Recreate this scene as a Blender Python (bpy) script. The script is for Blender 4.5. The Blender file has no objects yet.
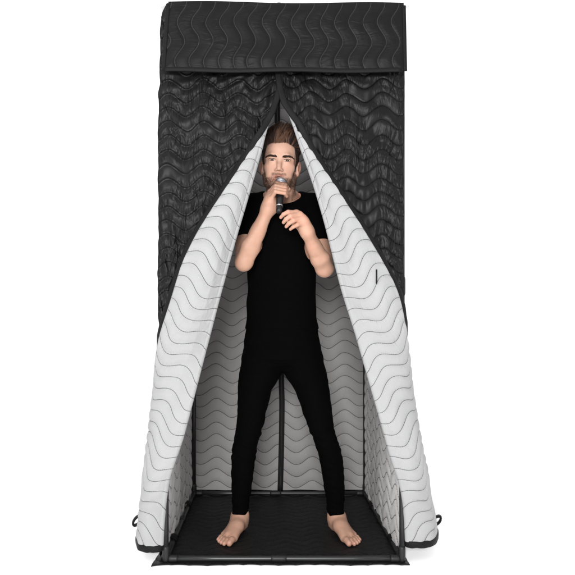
import bpy, math, random
import numpy as np
from mathutils import noise as mnoise

random.seed(7)
RNG = np.random.default_rng(7)
scene = bpy.context.scene
C = scene.collection

# ------------------------------------------------------------------ camera
CX, HY, S0, D0 = 267.6, 321.0, 260.0, 2.389
CAMX, CAMZ = -0.063, 0.931
cam_d = bpy.data.cameras.new("camera")
cam = bpy.data.objects.new("camera", cam_d)
C.objects.link(cam)
cam.location = (CAMX, -D0, CAMZ)
cam.rotation_euler = (math.radians(90), 0, 0)
cam_d.sensor_width = 36.0
cam_d.lens = 36.0 * D0 / (575.0 / S0)
cam_d.shift_x = (287.5 - CX) / 575.0
cam_d.shift_y = (HY - 287.5) / 575.0
cam_d.clip_end = 500
scene.camera = cam


def W(px, py, Y):
    """a measured point of the photograph taken to its real place at depth Y"""
    s = S0 * D0 / (D0 + Y)
    return np.array([CAMX + (px - CX) / s, Y, CAMZ + (HY - py) / s])


def SC(Y):
    return S0 * D0 / (D0 + Y)


# ------------------------------------------------------------------ mesh helpers
def link(name, me, mats, parent=None, smooth=True):
    o = bpy.data.objects.new(name, me)
    C.objects.link(o)
    if not isinstance(mats, (list, tuple)):
        mats = [mats]
    for m in mats:
        me.materials.append(m)
    if parent is not None:
        o.parent = parent
    if smooth:
        me.polygons.foreach_set("use_smooth", np.ones(len(me.polygons), dtype=bool))
    return o


def mesh_np(name, verts, quads, uv=None, tris=None, col=None):
    me = bpy.data.meshes.new(name)
    verts = np.asarray(verts, dtype=np.float32)
    nv = len(verts)
    q = np.asarray(quads, dtype=np.int32).reshape(-1, 4) if quads is not None and len(quads) else np.zeros((0, 4), np.int32)
    t = np.asarray(tris, dtype=np.int32).reshape(-1, 3) if tris is not None and len(tris) else np.zeros((0, 3), np.int32)
    me.vertices.add(nv)
    me.vertices.foreach_set("co", verts.ravel())
    li = np.concatenate([q.ravel(), t.ravel()])
    me.loops.add(len(li))
    me.loops.foreach_set("vertex_index", li)
    me.polygons.add(len(q) + len(t))
    ls = np.concatenate([np.arange(len(q)) * 4, len(q) * 4 + np.arange(len(t)) * 3]).astype(np.int32)
    me.polygons.foreach_set("loop_start", ls)
    if uv is not None:
        ul = me.uv_layers.new(name="UVMap")
        ul.data.foreach_set("uv", np.asarray(uv, dtype=np.float32)[li].ravel())
    if col is not None:
        ca = me.color_attributes.new("Col", 'FLOAT_COLOR', 'POINT')
        c4 = np.ones((nv, 4), np.float32)
        c4[:, :3] = col
        ca.data.foreach_set("color", c4.ravel())
    me.update(calc_edges=True)
    me.validate()
    return me


def grid_quads(n, m, off=0):
    i, j = np.meshgrid(np.arange(n - 1), np.arange(m - 1), indexing='ij')
    a = i * m + j
    return (np.stack([a, a + 1, a + m + 1, a + m], -1).reshape(-1, 4) + off)


def grid_mesh(name, P, UV, flip=False):
    n, m = P.shape[:2]
    q = grid_quads(n, m)
    if flip:
        q = q[:, ::-1]
    return mesh_np(name, P.reshape(-1, 3), q, uv=UV.reshape(-1, 2))


class MB:
    """collects shapes for ONE mesh"""

    def __init__(self):
        self.v, self.q, self.t, self.n = [], [], [], 0

    def add(self, v, q=None, t=None):
        v = np.asarray(v, float)
        self.v.append(v)
        if q is not None and len(q):
            self.q.append(np.asarray(q) + self.n)
        if t is not None and len(t):
            self.t.append(np.asarray(t) + self.n)
        self.n += len(v)

    def box(self, lo, hi):
        lo, hi = np.array(lo, float), np.array(hi, float)
        v = np.array([[(lo, hi)[i][0], (lo, hi)[j][1], (lo, hi)[k][2]] for i in (0, 1) for j in (0, 1) for k in (0, 1)])
        q = [[0, 1, 3, 2], [4, 6, 7, 5], [0, 4, 5, 1], [2, 3, 7, 6], [0, 2, 6, 4], [1, 5, 7, 3]]
        self.add(v, q)

    def sweep(self, path, rx, ry, n=14, up=(0, 0, 1), cap=True, power=2.0):
        """super-elliptic section swept along path (rx sideways, ry along up)"""
        path = np.asarray(path, float)
        m = len(path)
        rx = np.broadcast_to(rx, (m,))
        ry = np.broadcast_to(ry, (m,))
        up = np.asarray(up, float)
        T = np.gradient(path, axis=0)
        T /= np.linalg.norm(T, axis=1)[:, None] + 1e-12
        if up.ndim == 1:
            up = np.broadcast_to(up, (m, 3))
        Sd = np.cross(T, up)
        bad = np.linalg.norm(Sd, axis=1) < 1e-3
        Sd[bad] = np.cross(T[bad], np.array([1.0, 0.001, 0.0]))
        Sd /= np.linalg.norm(Sd, axis=1)[:, None]
        U = np.cross(Sd, T)
        a = np.linspace(0, 2 * math.pi, n, endpoint=False)
        ca, sa = np.cos(a), np.sin(a)
        ca = np.sign(ca) * np.abs(ca) ** (2 / power)
        sa = np.sign(sa) * np.abs(sa) ** (2 / power)
        V = path[:, None, :] + Sd[:, None, :] * (rx[:, None] * ca)[..., None] + U[:, None, :] * (ry[:, None] * sa)[..., None]
        q = []
        for i in range(m - 1):
            for j in range(n):
                k = (j + 1) % n
                q.append([i * n + j, i * n + k, (i + 1) * n + k, (i + 1) * n + j])
        v = V.reshape(-1, 3)
        t = []
        if cap:
            c0, c1 = len(v), len(v) + 1
            v = np.vstack([v, path[0], path[-1]])
            for j in range(n):
                k = (j + 1) % n
                t.append([c0, k, j])
                t.append([c1, (m - 1) * n + j, (m - 1) * n + k])
        self.add(v, q, t)

    def lathe(self, origin, axis, prof, n=24):
        """prof: list of (distance along axis, radius)"""
        axis = np.asarray(axis, float)
        axis /= np.linalg.norm(axis)
        h = np.array([1.0, 0, 0]) if abs(axis[0]) < .8 else np.array([0, 1.0, 0])
        a1 = np.cross(axis, h)
        a1 /= np.linalg.norm(a1)
        a2 = np.cross(axis, a1)
        an = np.linspace(0, 2 * math.pi, n, endpoint=False)
        v = []
        for d, r in prof:
            for x in an:
                v.append(np.asarray(origin) + axis * d + (a1 * math.cos(x) + a2 * math.sin(x)) * r)
        m = len(prof)
        q = [[i * n + j, i * n + (j + 1) % n, (i + 1) * n + (j + 1) % n, (i + 1) * n + j] for i in range(m - 1) for j in range(n)]
        self.add(v, q)

    def build(self, name, mats, parent=None, smooth=True, uv=None):
        v = np.vstack(self.v)
        me = mesh_np(name, v, np.vstack(self.q) if self.q else None, tris=np.vstack(self.t) if self.t else None, uv=uv)
        return link(name, me, mats, parent, smooth)


# ------------------------------------------------------------------ materials
def new_mat(name):
    m = bpy.data.materials.new(name)
    m.use_nodes = True
    nt = m.node_tree
    b = nt.nodes["Principled BSDF"]
    return m, nt, b


def nd(nt, t, **kw):
    n = nt.nodes.new(t)
    for k, v in kw.items():
        setattr(n, k, v)
    return n


def mth(nt, op, a, b=None, c=None, clamp=False):
    n = nt.nodes.new("ShaderNodeMath")
    n.operation = op
    n.use_clamp = clamp
    for i, x in enumerate((a, b, c)):
        if x is None:
            continue
        if isinstance(x, (int, float)):
            n.inputs[i].default_value = x
        else:
            nt.links.new(x, n.inputs[i])
    return n.outputs[0]


def mixc(nt, f, a, b):
    n = nt.nodes.new("ShaderNodeMix")
    n.data_type = 'RGBA'
    for i, x in ((0, f), (6, a), (7, b)):
        if isinstance(x, (int, float)):
            n.inputs[i].default_value = x
        elif isinstance(x, tuple):
            n.inputs[i].default_value = (*x, 1)
        else:
            nt.links.new(x, n.inputs[i])
    return n.outputs[2]


def quilt_mat(name, base, base2, thread, S, P, A, rough, spec, line_w=0.0012, dash=True, wrinkle=0.4,
              wr_scale=(60, 14), groove=1.0, bumpd=0.004, weave=0.0, swap=False, line_alpha=1.0, sheen=0.0):
    m, nt, b = new_mat(name)
    L = nt.links
    uvn = nd(nt, "ShaderNodeUVMap", uv_map="UVMap")
    sep = nd(nt, "ShaderNodeSeparateXYZ")
    L.new(uvn.outputs[0], sep.inputs[0])
    u, v = (sep.outputs[1], sep.outputs[0]) if swap else (sep.outputs[0], sep.outputs[1])
    # small wander of the stitching
    nz = nd(nt, "ShaderNodeTexNoise")
    nz.inputs["Scale"].default_value = 9
    nz.inputs["Detail"].default_value = 2
    L.new(uvn.outputs[0], nz.inputs["Vector"])
    wob = mth(nt, 'MULTIPLY', mth(nt, 'SUBTRACT', nz.outputs["Fac"], 0.5), 0.002)
    sn = mth(nt, 'MULTIPLY', mth(nt, 'SINE', mth(nt, 'MULTIPLY', u, 2 * math.pi / P)), A)
    q = mth(nt, 'DIVIDE', mth(nt, 'ADD', mth(nt, 'ADD', v, sn), wob), S)
    f = mth(nt, 'FRACT', q)
    dist = mth(nt, 'MULTIPLY', mth(nt, 'MINIMUM', f, mth(nt, 'SUBTRACT', 1.0, f)), S)
    # slope correction so the line keeps its width
    cs = mth(nt, 'MULTIPLY', mth(nt, 'COSINE', mth(nt, 'MULTIPLY', u, 2 * math.pi / P)), A * 2 * math.pi / P)
    dist = mth(nt, 'DIVIDE', dist, mth(nt, 'SQRT', mth(nt, 'ADD', 1.0, mth(nt, 'MULTIPLY', cs, cs))))
    line = mth(nt, 'SUBTRACT', 1.0, mth(nt, 'DIVIDE', mth(nt, 'SUBTRACT', dist, line_w * 0.5), line_w * 0.6, clamp=True), clamp=True)
    if dash:
        d = mth(nt, 'FRACT', mth(nt, 'MULTIPLY', u, 170.0))
        d = mth(nt, 'MULTIPLY_ADD', mth(nt, 'LESS_THAN', d, 0.72), 0.45, 0.55)
        linec = mth(nt, 'MULTIPLY', line, d)
    else:
        linec = line
    # cloth tone variation (dye / weave)
    n2 = nd(nt, "ShaderNodeTexNoise")
    n2.inputs["Scale"].default_value = 420
    n2.inputs["Detail"].default_value = 3
    L.new(uvn.outputs[0], n2.inputs["Vector"])
    n3 = nd(nt, "ShaderNodeTexNoise")
    n3.inputs["Scale"].default_value = 14
    n3.inputs["Detail"].default_value = 4
    L.new(uvn.outputs[0], n3.inputs["Vector"])
    tone = mth(nt, 'ADD', mth(nt, 'MULTIPLY', n2.outputs["Fac"], 0.6), mth(nt, 'MULTIPLY', n3.outputs["Fac"], 0.4))
    tone = mth(nt, 'MULTIPLY_ADD', mth(nt, 'SUBTRACT', tone, 0.5), 3.0, 0.5, clamp=True)
    colr = mixc(nt, tone, base, base2)
    colr = mixc(nt, mth(nt, 'MULTIPLY', linec, line_alpha), colr, thread)
    L.new(colr, b.inputs["Base Color"])
    # bump: pulled stitches, puckers across the rows, weave
    mp = nd(nt, "ShaderNodeMapping")
    mp.inputs["Scale"].default_value = (wr_scale[1], wr_scale[0], 1) if swap else (wr_scale[0], wr_scale[1], 1)
    L.new(uvn.outputs[0], mp.inputs[0])
    n4 = nd(nt, "ShaderNodeTexNoise")
    n4.inputs["Scale"].default_value = 1
    n4.inputs["Detail"].default_value = 2.5
    n4.inputs["Distortion"].default_value = 0.8
    L.new(mp.outputs[0], n4.inputs["Vector"])
    rdg = mth(nt, 'SUBTRACT', 1.0, mth(nt, 'ABSOLUTE', mth(nt, 'MULTIPLY', mth(nt, 'SUBTRACT', n4.outputs["Fac"], 0.5), 4.0)), clamp=True)
    n5 = nd(nt, "ShaderNodeTexNoise")
    n5.inputs["Scale"].default_value = 5.5
    n5.inputs["Detail"].default_value = 1
    L.new(uvn.outputs[0], n5.inputs["Vector"])
    patch = mth(nt, 'MULTIPLY_ADD', mth(nt, 'SUBTRACT', n5.outputs["Fac"], 0.42), 5.0, 0.25, clamp=True)
    near = mth(nt, 'SUBTRACT', 1.0, mth(nt, 'DIVIDE', dist, S * 0.62), clamp=True)
    wr = mth(nt, 'MULTIPLY', mth(nt, 'MULTIPLY', rdg, patch), mth(nt, 'MULTIPLY_ADD', near, 0.6, 0.4))
    gv = mth(nt, 'DIVIDE', dist, 0.006, clamp=True)
    gv = mth(nt, 'POWER', gv, 0.6)
    hgt = mth(nt, 'ADD', mth(nt, 'MULTIPLY', gv, groove * 0.5), mth(nt, 'MULTIPLY', wr, wrinkle))
    if weave:
        hgt = mth(nt, 'ADD', hgt, mth(nt, 'MULTIPLY', n2.outputs["Fac"], weave))
    bp = nd(nt, "ShaderNodeBump")
    bp.inputs["Strength"].default_value = 1.0
    bp.inputs["Distance"].default_value = bumpd
    L.new(hgt, bp.inputs["Height"])
    L.new(bp.outputs[0], b.inputs["Normal"])
    b.inputs["Roughness"].default_value = rough
    b.inputs["Specular IOR Level"].default_value = spec
    b.inputs["Sheen Weight"].default_value = sheen
    return m


def plain_mat(name, col, rough=0.6, spec=0.5, metal=0.0, nscale=120, var=0.25, bump=0.0, bscale=None):
    m, nt, b = new_mat(name)
    tc = nd(nt, "ShaderNodeTexCoord")
    nz = nd(nt, "ShaderNodeTexNoise")
    nz.inputs["Scale"].default_value = nscale
    nz.inputs["Detail"].default_value = 4
    nt.links.new(tc.outputs["Object"], nz.inputs["Vector"])
    c1 = tuple(x * (1 - var) for x in col)
    c2 = tuple(min(1, x * (1 + var)) for x in col)
    nt.links.new(mixc(nt, nz.outputs["Fac"], c1, c2), b.inputs["Base Color"])
    b.inputs["Roughness"].default_value = rough
    b.inputs["Specular IOR Level"].default_value = spec
    b.inputs["Metallic"].default_value = metal
    if bump:
        n2 = nd(nt, "ShaderNodeTexNoise")
        n2.inputs["Scale"].default_value = bscale or nscale
        n2.inputs["Detail"].default_value = 3
        nt.links.new(tc.outputs["Object"], n2.inputs["Vector"])
        bp = nd(nt, "ShaderNodeBump")
        bp.inputs["Distance"].default_value = bump
        nt.links.new(n2.outputs["Fac"], bp.inputs["Height"])
        nt.links.new(bp.outputs[0], b.inputs["Normal"])
    return m


QB = dict(S=0.054, P=0.136, A=0.0195)      # black shell
QL = dict(S=0.050, P=0.165, A=0.021)       # pale lining of the curtains
QI = dict(S=0.062, P=0.172, A=0.0205)      # inner panels
QH = dict(S=0.056, P=0.150, A=0.0165)      # front valance, rows run upright
NYL = dict(base=(.0042, .0042, .0044), base2=(.0078, .0078, .0082), thread=(.0018, .0018, .0018), rough=.44, spec=.155,
           line_w=.0022, wrinkle=1.2, groove=.9, bumpd=.0064, wr_scale=(30, 10))
M_black = quilt_mat("black_quilted_nylon", **{**NYL, **QB})
M_hood = quilt_mat("black_valance_nylon", **{**NYL, **QH, 'swap': True, 'rough': .5, 'spec': .13, 'thread': (.032, .032, .032), 'line_w': .0015, 'wrinkle': .5, 'bumpd': .0040, 'groove': .6, 'wr_scale': (34, 9)})
M_lining = quilt_mat("pale_quilted_lining", base=(.295, .295, .298), base2=(.345, .345, .348), thread=(.055, .055, .055), rough=.75, spec=.2,
                     line_w=.0013, wrinkle=.55, wr_scale=(34, 16), bumpd=.0032, weave=.04, **QL)
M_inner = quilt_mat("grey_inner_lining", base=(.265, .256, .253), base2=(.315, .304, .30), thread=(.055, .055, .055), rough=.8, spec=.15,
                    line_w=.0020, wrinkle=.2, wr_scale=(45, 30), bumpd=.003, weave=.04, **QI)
M_side_lit = quilt_mat("side_lining_lightened", base=(.68, .67, .665), base2=(.74, .73, .725), thread=(.045, .045, .045), rough=.8, spec=.15,
                    line_w=.0020, wrinkle=.2, wr_scale=(45, 30), bumpd=.003, weave=.04, **QI)  # same lining as the flaps, base lightened to imitate light on the sides
M_mat = quilt_mat("black_floor_quilt", base=(.006, .006, .0065), base2=(.011, .011, .0115), thread=(.003, .003, .003), rough=.55, spec=.2,
                  line_w=.002, wrinkle=.5, wr_scale=(30, 30), bumpd=.003, **QB)
M_bind = plain_mat("black_binding_tape", (.0045, .0045, .0048), rough=.6, spec=.16, nscale=300, bump=.0006, bscale=500)
M_tube = plain_mat("dark_grey_metal_tube", (.016, .0163, .0172), rough=.36, spec=.45, nscale=60, var=.15)
M_joint = plain_mat("black_plastic_joint", (.012, .012, .0125), rough=.45, spec=.3, nscale=80)
M_cloth = plain_mat("black_cotton", (.0012, .0012, .0013), rough=.9, spec=.035, nscale=200, bump=.0008, bscale=700)
M_denim = plain_mat("black_denim", (.0012, .0012, .0013), rough=.9, spec=.035, nscale=200, bump=.0008, bscale=900)


# ------------------------------------------------------------------ quilting relief for meshes
def warp(u, v, seed, amp=.007):
    q_ = np.stack([u, v], -1)
    du_ = amp * vnoise(q_, 6.0, seed) + amp * .4 * vnoise(q_, 17.0, seed + 3)
    dv_ = amp * vnoise(q_, 5.0, seed + 7) + amp * .4 * vnoise(q_, 19.0, seed + 11)
    return u + du_, v + dv_


def puff(u, v, q, H):
    S, P, A = q['S'], q['P'], q['A']
    f = np.mod((v + A * np.sin(2 * math.pi * u / P)) / S, 1.0)
    d = np.minimum(f, 1 - f) * 2
    return H * (1 - (1 - d) ** 2.6)


def vnoise(P, scale, seed=0.0, octaves=2):
    sh = P.shape[:-1]
    out = np.empty(int(np.prod(sh)))
    Q = P.reshape(-1, P.shape[-1])
    sc = np.broadcast_to(np.asarray(scale, float), (Q.shape[1],))
    Q = Q * sc
    for i in range(len(Q)):
        p = Q[i]
        z = p[2] if len(p) > 2 else 0.0
        out[i] = mnoise.noise((p[0] + seed, p[1] + seed * 1.7, z + seed * .3))
    return out.reshape(sh)


def normals(P):
    du = np.gradient(P, axis=1)
    dv = np.gradient(P, axis=0)
    n = np.cross(du, dv)
    return n / (np.linalg.norm(n, axis=-1, keepdims=True) + 1e-12)


# ================================================================== BOOTH
booth = bpy.data.objects.new("vocal_booth", None)
C.objects.link(booth)
booth["label"] = "tall black quilted fabric vocal booth with pale lining and parted front curtains, around the man"
booth["category"] = "vocal booth"
BX, BD = 0.454, 0.908
TOPZ = 2.133
R = 0.0106
MZ = 0.006   # mat top

# ---- frame tubes
def tube(name, a, b, r=R, mat=M_tube, joints=()):
    mb = MB()
    mb.sweep(np.linspace(a, b, 6), r, r, n=18, up=(0, 1, 0.01) if abs(b[2] - a[2]) > .1 else (0, 0, 1))
    o = mb.build(name, mat, booth)
    for (p, q) in joints:
        jb = MB()
        path = np.linspace(p, q, 9)
        k = np.array([.86, .98, 1, 1, 1, 1, 1, .98, .86]) * (r + .0028)
        jb.sweep(path, k, k, n=18, up=(0, 1, 0.01) if abs(b[2] - a[2]) > .1 else (0, 0, 1))
        jo = jb.build("joint", M_joint, o)
    return o


zr = MZ + R + .001
ZT = TOPZ - .02
for sx in (-1, 1):
    for y in (0.0, BD):
        tube("corner_post", np.array([sx * BX, y, MZ]), np.array([sx * BX, y, ZT]),
             joints=[(np.array([sx * BX, y, MZ]), np.array([sx * BX, y, MZ + .06])), (np.array([sx * BX, y, 1.03]), np.array([sx * BX, y, 1.10]))])
for z in (zr, ZT):
    for y in (0.0, BD):
        a, b = np.array([-BX + R, y, z]), np.array([BX - R, y, z])
        tube("cross_rail", a, b, joints=[(a, a + [.035, 0, 0]), (b - [.035, 0, 0], b), (np.array([-.05, y, z]), np.array([.01, y, z]))])
    for sx in (-1, 1):
        a, b = np.array([sx * BX, R, z]), np.array([sx * BX, BD - R, z])
        js = [(a, a + [0, .05, 0]), (b - [0, .05, 0], b), (np.array([sx * BX, .44, z]), np.array([sx * BX, .50, z]))]
        o = tube("side_rail", a, b, joints=js)

# hook-and-loop straps tying the panels to the bottom side rails
for sx in (-1, 1):
    for y in (.20, .68):
        mb = MB()
        an = np.linspace(0, 2 * math.pi, 28)
        ring = np.stack([sx * (BX + .004) + (.0175) * np.cos(an), np.full_like(an, y), zr + .004 + .0155 * np.sin(an)], -1)
        mb.sweep(ring, .028, .0016, n=8, up=np.stack([np.cos(an), 0 * an, np.sin(an)], -1), cap=False, power=4)
        mb.build("tie_strap", M_bind, booth)

# ---- side and back walls (outer shell and inner lining)
def wall(name, mat, f, nu, nv, U, V, q, H, flip, nsign, seed, swell=.012, edge_v0=None, parent=booth):
    """f(u,v)->point ; nsign: which way the padding swells"""
    u = np.linspace(0, U, nu)
    v = np.linspace(0, V, nv)
    uu, vv = np.meshgrid(u, v)           # rows v
    if edge_v0 is not None:
        base = edge_v0(u)[None, :]
        vv = base + (vv / V) * (V - base)
    P = f(uu, vv)
    n = normals(P) * nsign
    wu, wv_ = warp(uu, vv, seed)
    uvp = np.stack([wu, wv_], -1)
    d = puff(wu, wv_, q, H) + swell * vnoise(np.stack([uu, vv], -1), (3.0, 1.6), seed) + .004 * vnoise(np.stack([uu, vv], -1), (13, 8), seed + 5)
    P = P + n * d[..., None]
    me = grid_mesh(name, P, uvp, flip)
    return link(name, me, mat, parent)


H_wall = TOPZ - .009
def wavy(u):
    return .014 + .020 * np.clip(np.sin(u * 14 + 1.0), 0, 1) + .012 * np.sin(u * 31) ** 2


for sx in (-1, 1):
    e = wavy if sx > 0 else (lambda u: .010 + .006 * np.sin(u * 9) ** 2)
    sh = wall("side_panel", M_black, lambda u, v, s=sx: np.stack([(-.474 if s < 0 else .461) + 0 * u, .030 + u, v], -1), 70, 150, BD + .010, H_wall, QB, .006, sx < 0, 1 if sx > 0 else -1, 3 + sx, swell=.006, edge_v0=e)
    wall("lining", M_side_lit, lambda u, v, s=sx: np.stack([(-.4685 if s < 0 else .4545) + 0 * u + s * .0015, .006 + u, v], -1), 90, 190, BD + .02, H_wall, QI, .006, sx > 0, -1 if sx > 0 else 1, 13 + sx, swell=.004, edge_v0=e, parent=sh)
bk = wall("back_panel", M_black, lambda u, v: np.stack([-.475 + u, .945 + 0 * u, v], -1), 70, 150, .95, H_wall, QB, .008, True, -1, 31, swell=.006, edge_v0=lambda u: .012 + 0 * u)
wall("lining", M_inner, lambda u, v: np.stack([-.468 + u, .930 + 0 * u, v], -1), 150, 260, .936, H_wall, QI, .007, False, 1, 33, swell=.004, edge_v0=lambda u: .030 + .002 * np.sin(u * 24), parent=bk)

# zip tape down the middle of the back wall
zs = np.linspace(.02, 2.10, 60)
xz = np.interp(zs, [.02, .5, .9, 1.6, 2.1], [.0035, .012, .006, -.006, -.010]) + .0025 * np.sin(zs * 5)
zp = np.stack([xz, np.full_like(zs, .9165), zs], -1)
mb = MB()
mb.sweep(zp, .0145, .0022, n=10, up=(0, -1, 0), power=4)
zt = mb.build("zip_tape", M_bind, bk)
mb = MB()
mb.sweep(zp + [0, -.003, 0], .0032, .0022, n=8, up=(0, -1, 0), power=3)
mb.build("zip_teeth", M_joint, zt)

# unseen roof; translucency added so light reaches the upper back wall
u = np.linspace(0, .95, 50)
v = np.linspace(0, .95, 50)
uu, vv = np.meshgrid(u, v)
sag = -.010 * np.sin(np.pi * uu / .95) * np.sin(np.pi * vv / .95)
P = np.stack([-.475 + uu, -.005 + vv, TOPZ + .004 + sag + puff(uu, vv, QB, .007)], -1)
M_roof = M_side_lit.copy()
M_roof.name = "roof_cloth_translucent_for_light"
nt_ = M_roof.node_tree
pb = nt_.nodes["Principled BSDF"]
tl_ = nt_.nodes.new("ShaderNodeBsdfTranslucent")
tl_.inputs[0].default_value = (.92, .92, .93, 1)
mx_ = nt_.nodes.new("ShaderNodeMixShader")
mx_.inputs[0].default_value = .55
nt_.links.new(pb.outputs[0], mx_.inputs[1])
nt_.links.new(tl_.outputs[0], mx_.inputs[2])
nt_.links.new(mx_.outputs[0], nt_.nodes["Material Output"].inputs[0])
rf = link("roof_panel", grid_mesh("roof_panel", P, np.stack([uu, vv], -1)), M_roof, booth)

# ---- front valance (hangs over the curtain heads)
nu, nv = 220, 80
s = np.linspace(0, 1, nu)
t = np.linspace(0, 1, nv)
ss, tt = np.meshgrid(s, t)              # t=0 bottom, 1 top
YH = -.062
bl, br = W(163.4, 71, YH), W(405.2, 71.5, YH)
tl, tr = W(168.3, 2.0, YH + .012), W(403.8, 3.6, YH + .012)
P = (bl[None, None] * (1 - ss[..., None]) + br * ss[..., None]) * (1 - tt[..., None]) + (tl * (1 - ss[..., None]) + tr * ss[..., None]) * tt[..., None]
ud = ss * .93
vd = tt * .265
ud, vd = warp(ud, vd, 77, .006)
swap_uv = np.stack([ud, vd], -1)
nP = vnoise(np.stack([ud, vd], -1), (5, 7), 4)
hf = puff(vd, ud, QH, .0045)
edge = np.clip(np.minimum(np.minimum(ss, 1 - ss) * .93, np.minimum(tt, 1 - tt) * .265) / .045, 0, 1) ** .7
P[..., 1] -= hf * edge + .006 * nP * edge + .004 * edge
P[..., 2] += (tt > .9) * .003 * np.sin(ss * 9) * (tt - .9) * 10 + (tt < .1) * .0025 * np.sin(ss * 13 + 1) * (1 - tt * 10)
hood = link("front_valance", grid_mesh("front_valance", P, swap_uv), M_hood, booth)
mod = hood.modifiers.new("thick", 'SOLIDIFY')
mod.thickness = .008
mod.offset = -1
# hems of the valance: bottom tape, right-hand and left-hand edge tape
hb = P[0] + [0, -.001, .004]
mb = MB()
mb.sweep(hb[::4], .0045, .0085, n=10, up=(0, 0, 1), power=3)
mb.build("hem_tape", M_bind, hood)
for col_ in (0, -1):
    mb = MB()
    mb.sweep(P[::4, col_] + [0, -.001, 0], .0075, .0045, n=10, up=(0, -1, 0), power=3)
    mb.build("edge_tape", M_bind, hood)
# top of the valance folds back onto the roof
topv = P[-1]
n_b = 10
fold = np.stack([topv + np.array([0, .02 * k, min(0, -.0018 * k)]) + np.array([0, 0, .002]) for k in range(n_b)], 0)
fuv = np.stack([np.broadcast_to(ud[-1], (n_b, nu)), .265 + np.broadcast_to(np.arange(n_b)[:, None] * .02, (n_b, nu))], -1)
link("top_fold", grid_mesh("top_fold", fold, fuv), M_hood, hood)

# ---- curtains
# rows: A(py, px) outer edge ; F(px,py,Y) fold ; E(px,py,Y) free edge (white/tape boundary)
Lrows = [
    # A px, A py,   F px, py, Y       E px, py, Y
    (167.0, 3.2,   279.5, 4, -.010,   279.0, 4, -.016),
    (160.9, 13,    279.5, 13, -.010,  279.0, 13, -.016),
    (160.3, 40,    279.5, 40, -.010,  279.0, 40, -.018),
    (159.8, 72,    279, 72, -.012,    278.0, 72, -.022),
    (159.0, 92,    277.5, 92, -.014,  277.2, 92, -.026),
    (158.8, 110,   271.0, 110, -.016, 270.6, 110, -.030),
    (158.3, 122,   267.2, 122, -.018, 266.3, 122, -.034),
    (158.2, 138,   263.2, 138, -.02,  260.5, 138, -.038),
    (158.0, 171,   254.7, 171, -.02,  238.0, 171, -.048),
    (158.2, 201,   246.6, 201, -.02,  217.8, 201, -.052),
    (158.5, 233,   237.2, 233, -.02,  197.4, 233, -.052),
    (158.0, 263,   228.8, 263, -.02,  182.6, 263, -.048),
    (158.0, 300,   219.0, 300, -.02,  171.6, 300, -.042),
    (158.0, 340,   208.5, 340, -.02,  159.3, 338, -.030),
    (158.6, 364,   202.0, 364, -.02,  155.8, 362, .000),
    (159.0, 408,   190.5, 408, -.02,  153.4, 404, .070),
    (160.0, 440,   182.0, 440, -.022, 150.5, 435, .110),
    (160.0, 475,   168.0, 475, -.022, 148.0, 467, .150),
    (159.6, 505,   162.6, 505, -.004, 145.0, 495, .185),
    (159.4, 525,   161.4, 526, .004,  142.8, 513, .205),
    (159.2, 545,   160.6, 544, .006,  141.5, 528, .215),
]
Rrows = [
    (402.0, 5,     279.5, 5, -.012,   280.0, 5, -.020),
    (403.4, 13,    279.5, 13, -.012,  280.0, 13, -.020),
    (403.8, 40,    279.5, 40, -.012,  280.0, 40, -.022),
    (404.2, 72,    279, 72, -.014,    280.0, 72, -.026),
    (404.3, 92,    282.0, 92, -.016,  282.3, 92, -.030),
    (404.0, 108,   288.4, 108, -.018, 288.8, 108, -.034),
    (404.0, 120,   292.8, 120, -.020, 293.6, 120, -.036),
    (403.8, 139,   298.8, 139, -.02,  303.0, 139, -.040),
    (403.5, 160,   306.0, 160, -.02,  316.5, 160, -.046),
    (403.6, 189,   315.5, 189, -.02,  336.0, 189, -.050),
    (403.6, 225,   325.6, 225, -.02,  360.0, 225, -.052),
    (403.2, 258,   333.5, 258, -.02,  380.0, 258, -.050),
    (403.6, 290,   341.5, 290, -.02,  397.0, 290, -.042),
    (404.0, 312,   348.5, 312, -.02,  402.2, 311, -.028),
    (404.0, 330,   354.5, 330, -.02,  405.0, 328, -.010),
    (403.8, 379,   368.8, 379, -.02,  408.0, 375, .050),
    (403.2, 417,   380.0, 417, -.02,  412.0, 412, .090),
    (402.6, 460,   392.5, 460, -.022, 417.5, 452, .140),
    (402.6, 480,   401.0, 480, -.022, 420.0, 470, .160),
    (407.0, 505,   406.4, 505, -.004, 424.5, 493, .185),
    (408.0, 525,   407.2, 525, .004,  428.0, 509, .205),
    (409.0, 544,   408.0, 540, .006,  430.0, 523, .215),
]


def gsm(a, w):
    k = np.exp(-0.5 * (np.arange(-3 * w, 3 * w + 1) / w) ** 2)
    k /= k.sum()
    pad = 3 * w
    ap = np.concatenate([2 * a[:1] - a[1:pad + 1][::-1], a, 2 * a[-1:] - a[-pad - 1:-1][::-1]])
    return np.stack([np.convolve(ap[:, i], k, 'valid') for i in range(a.shape[1])], 1)


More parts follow.
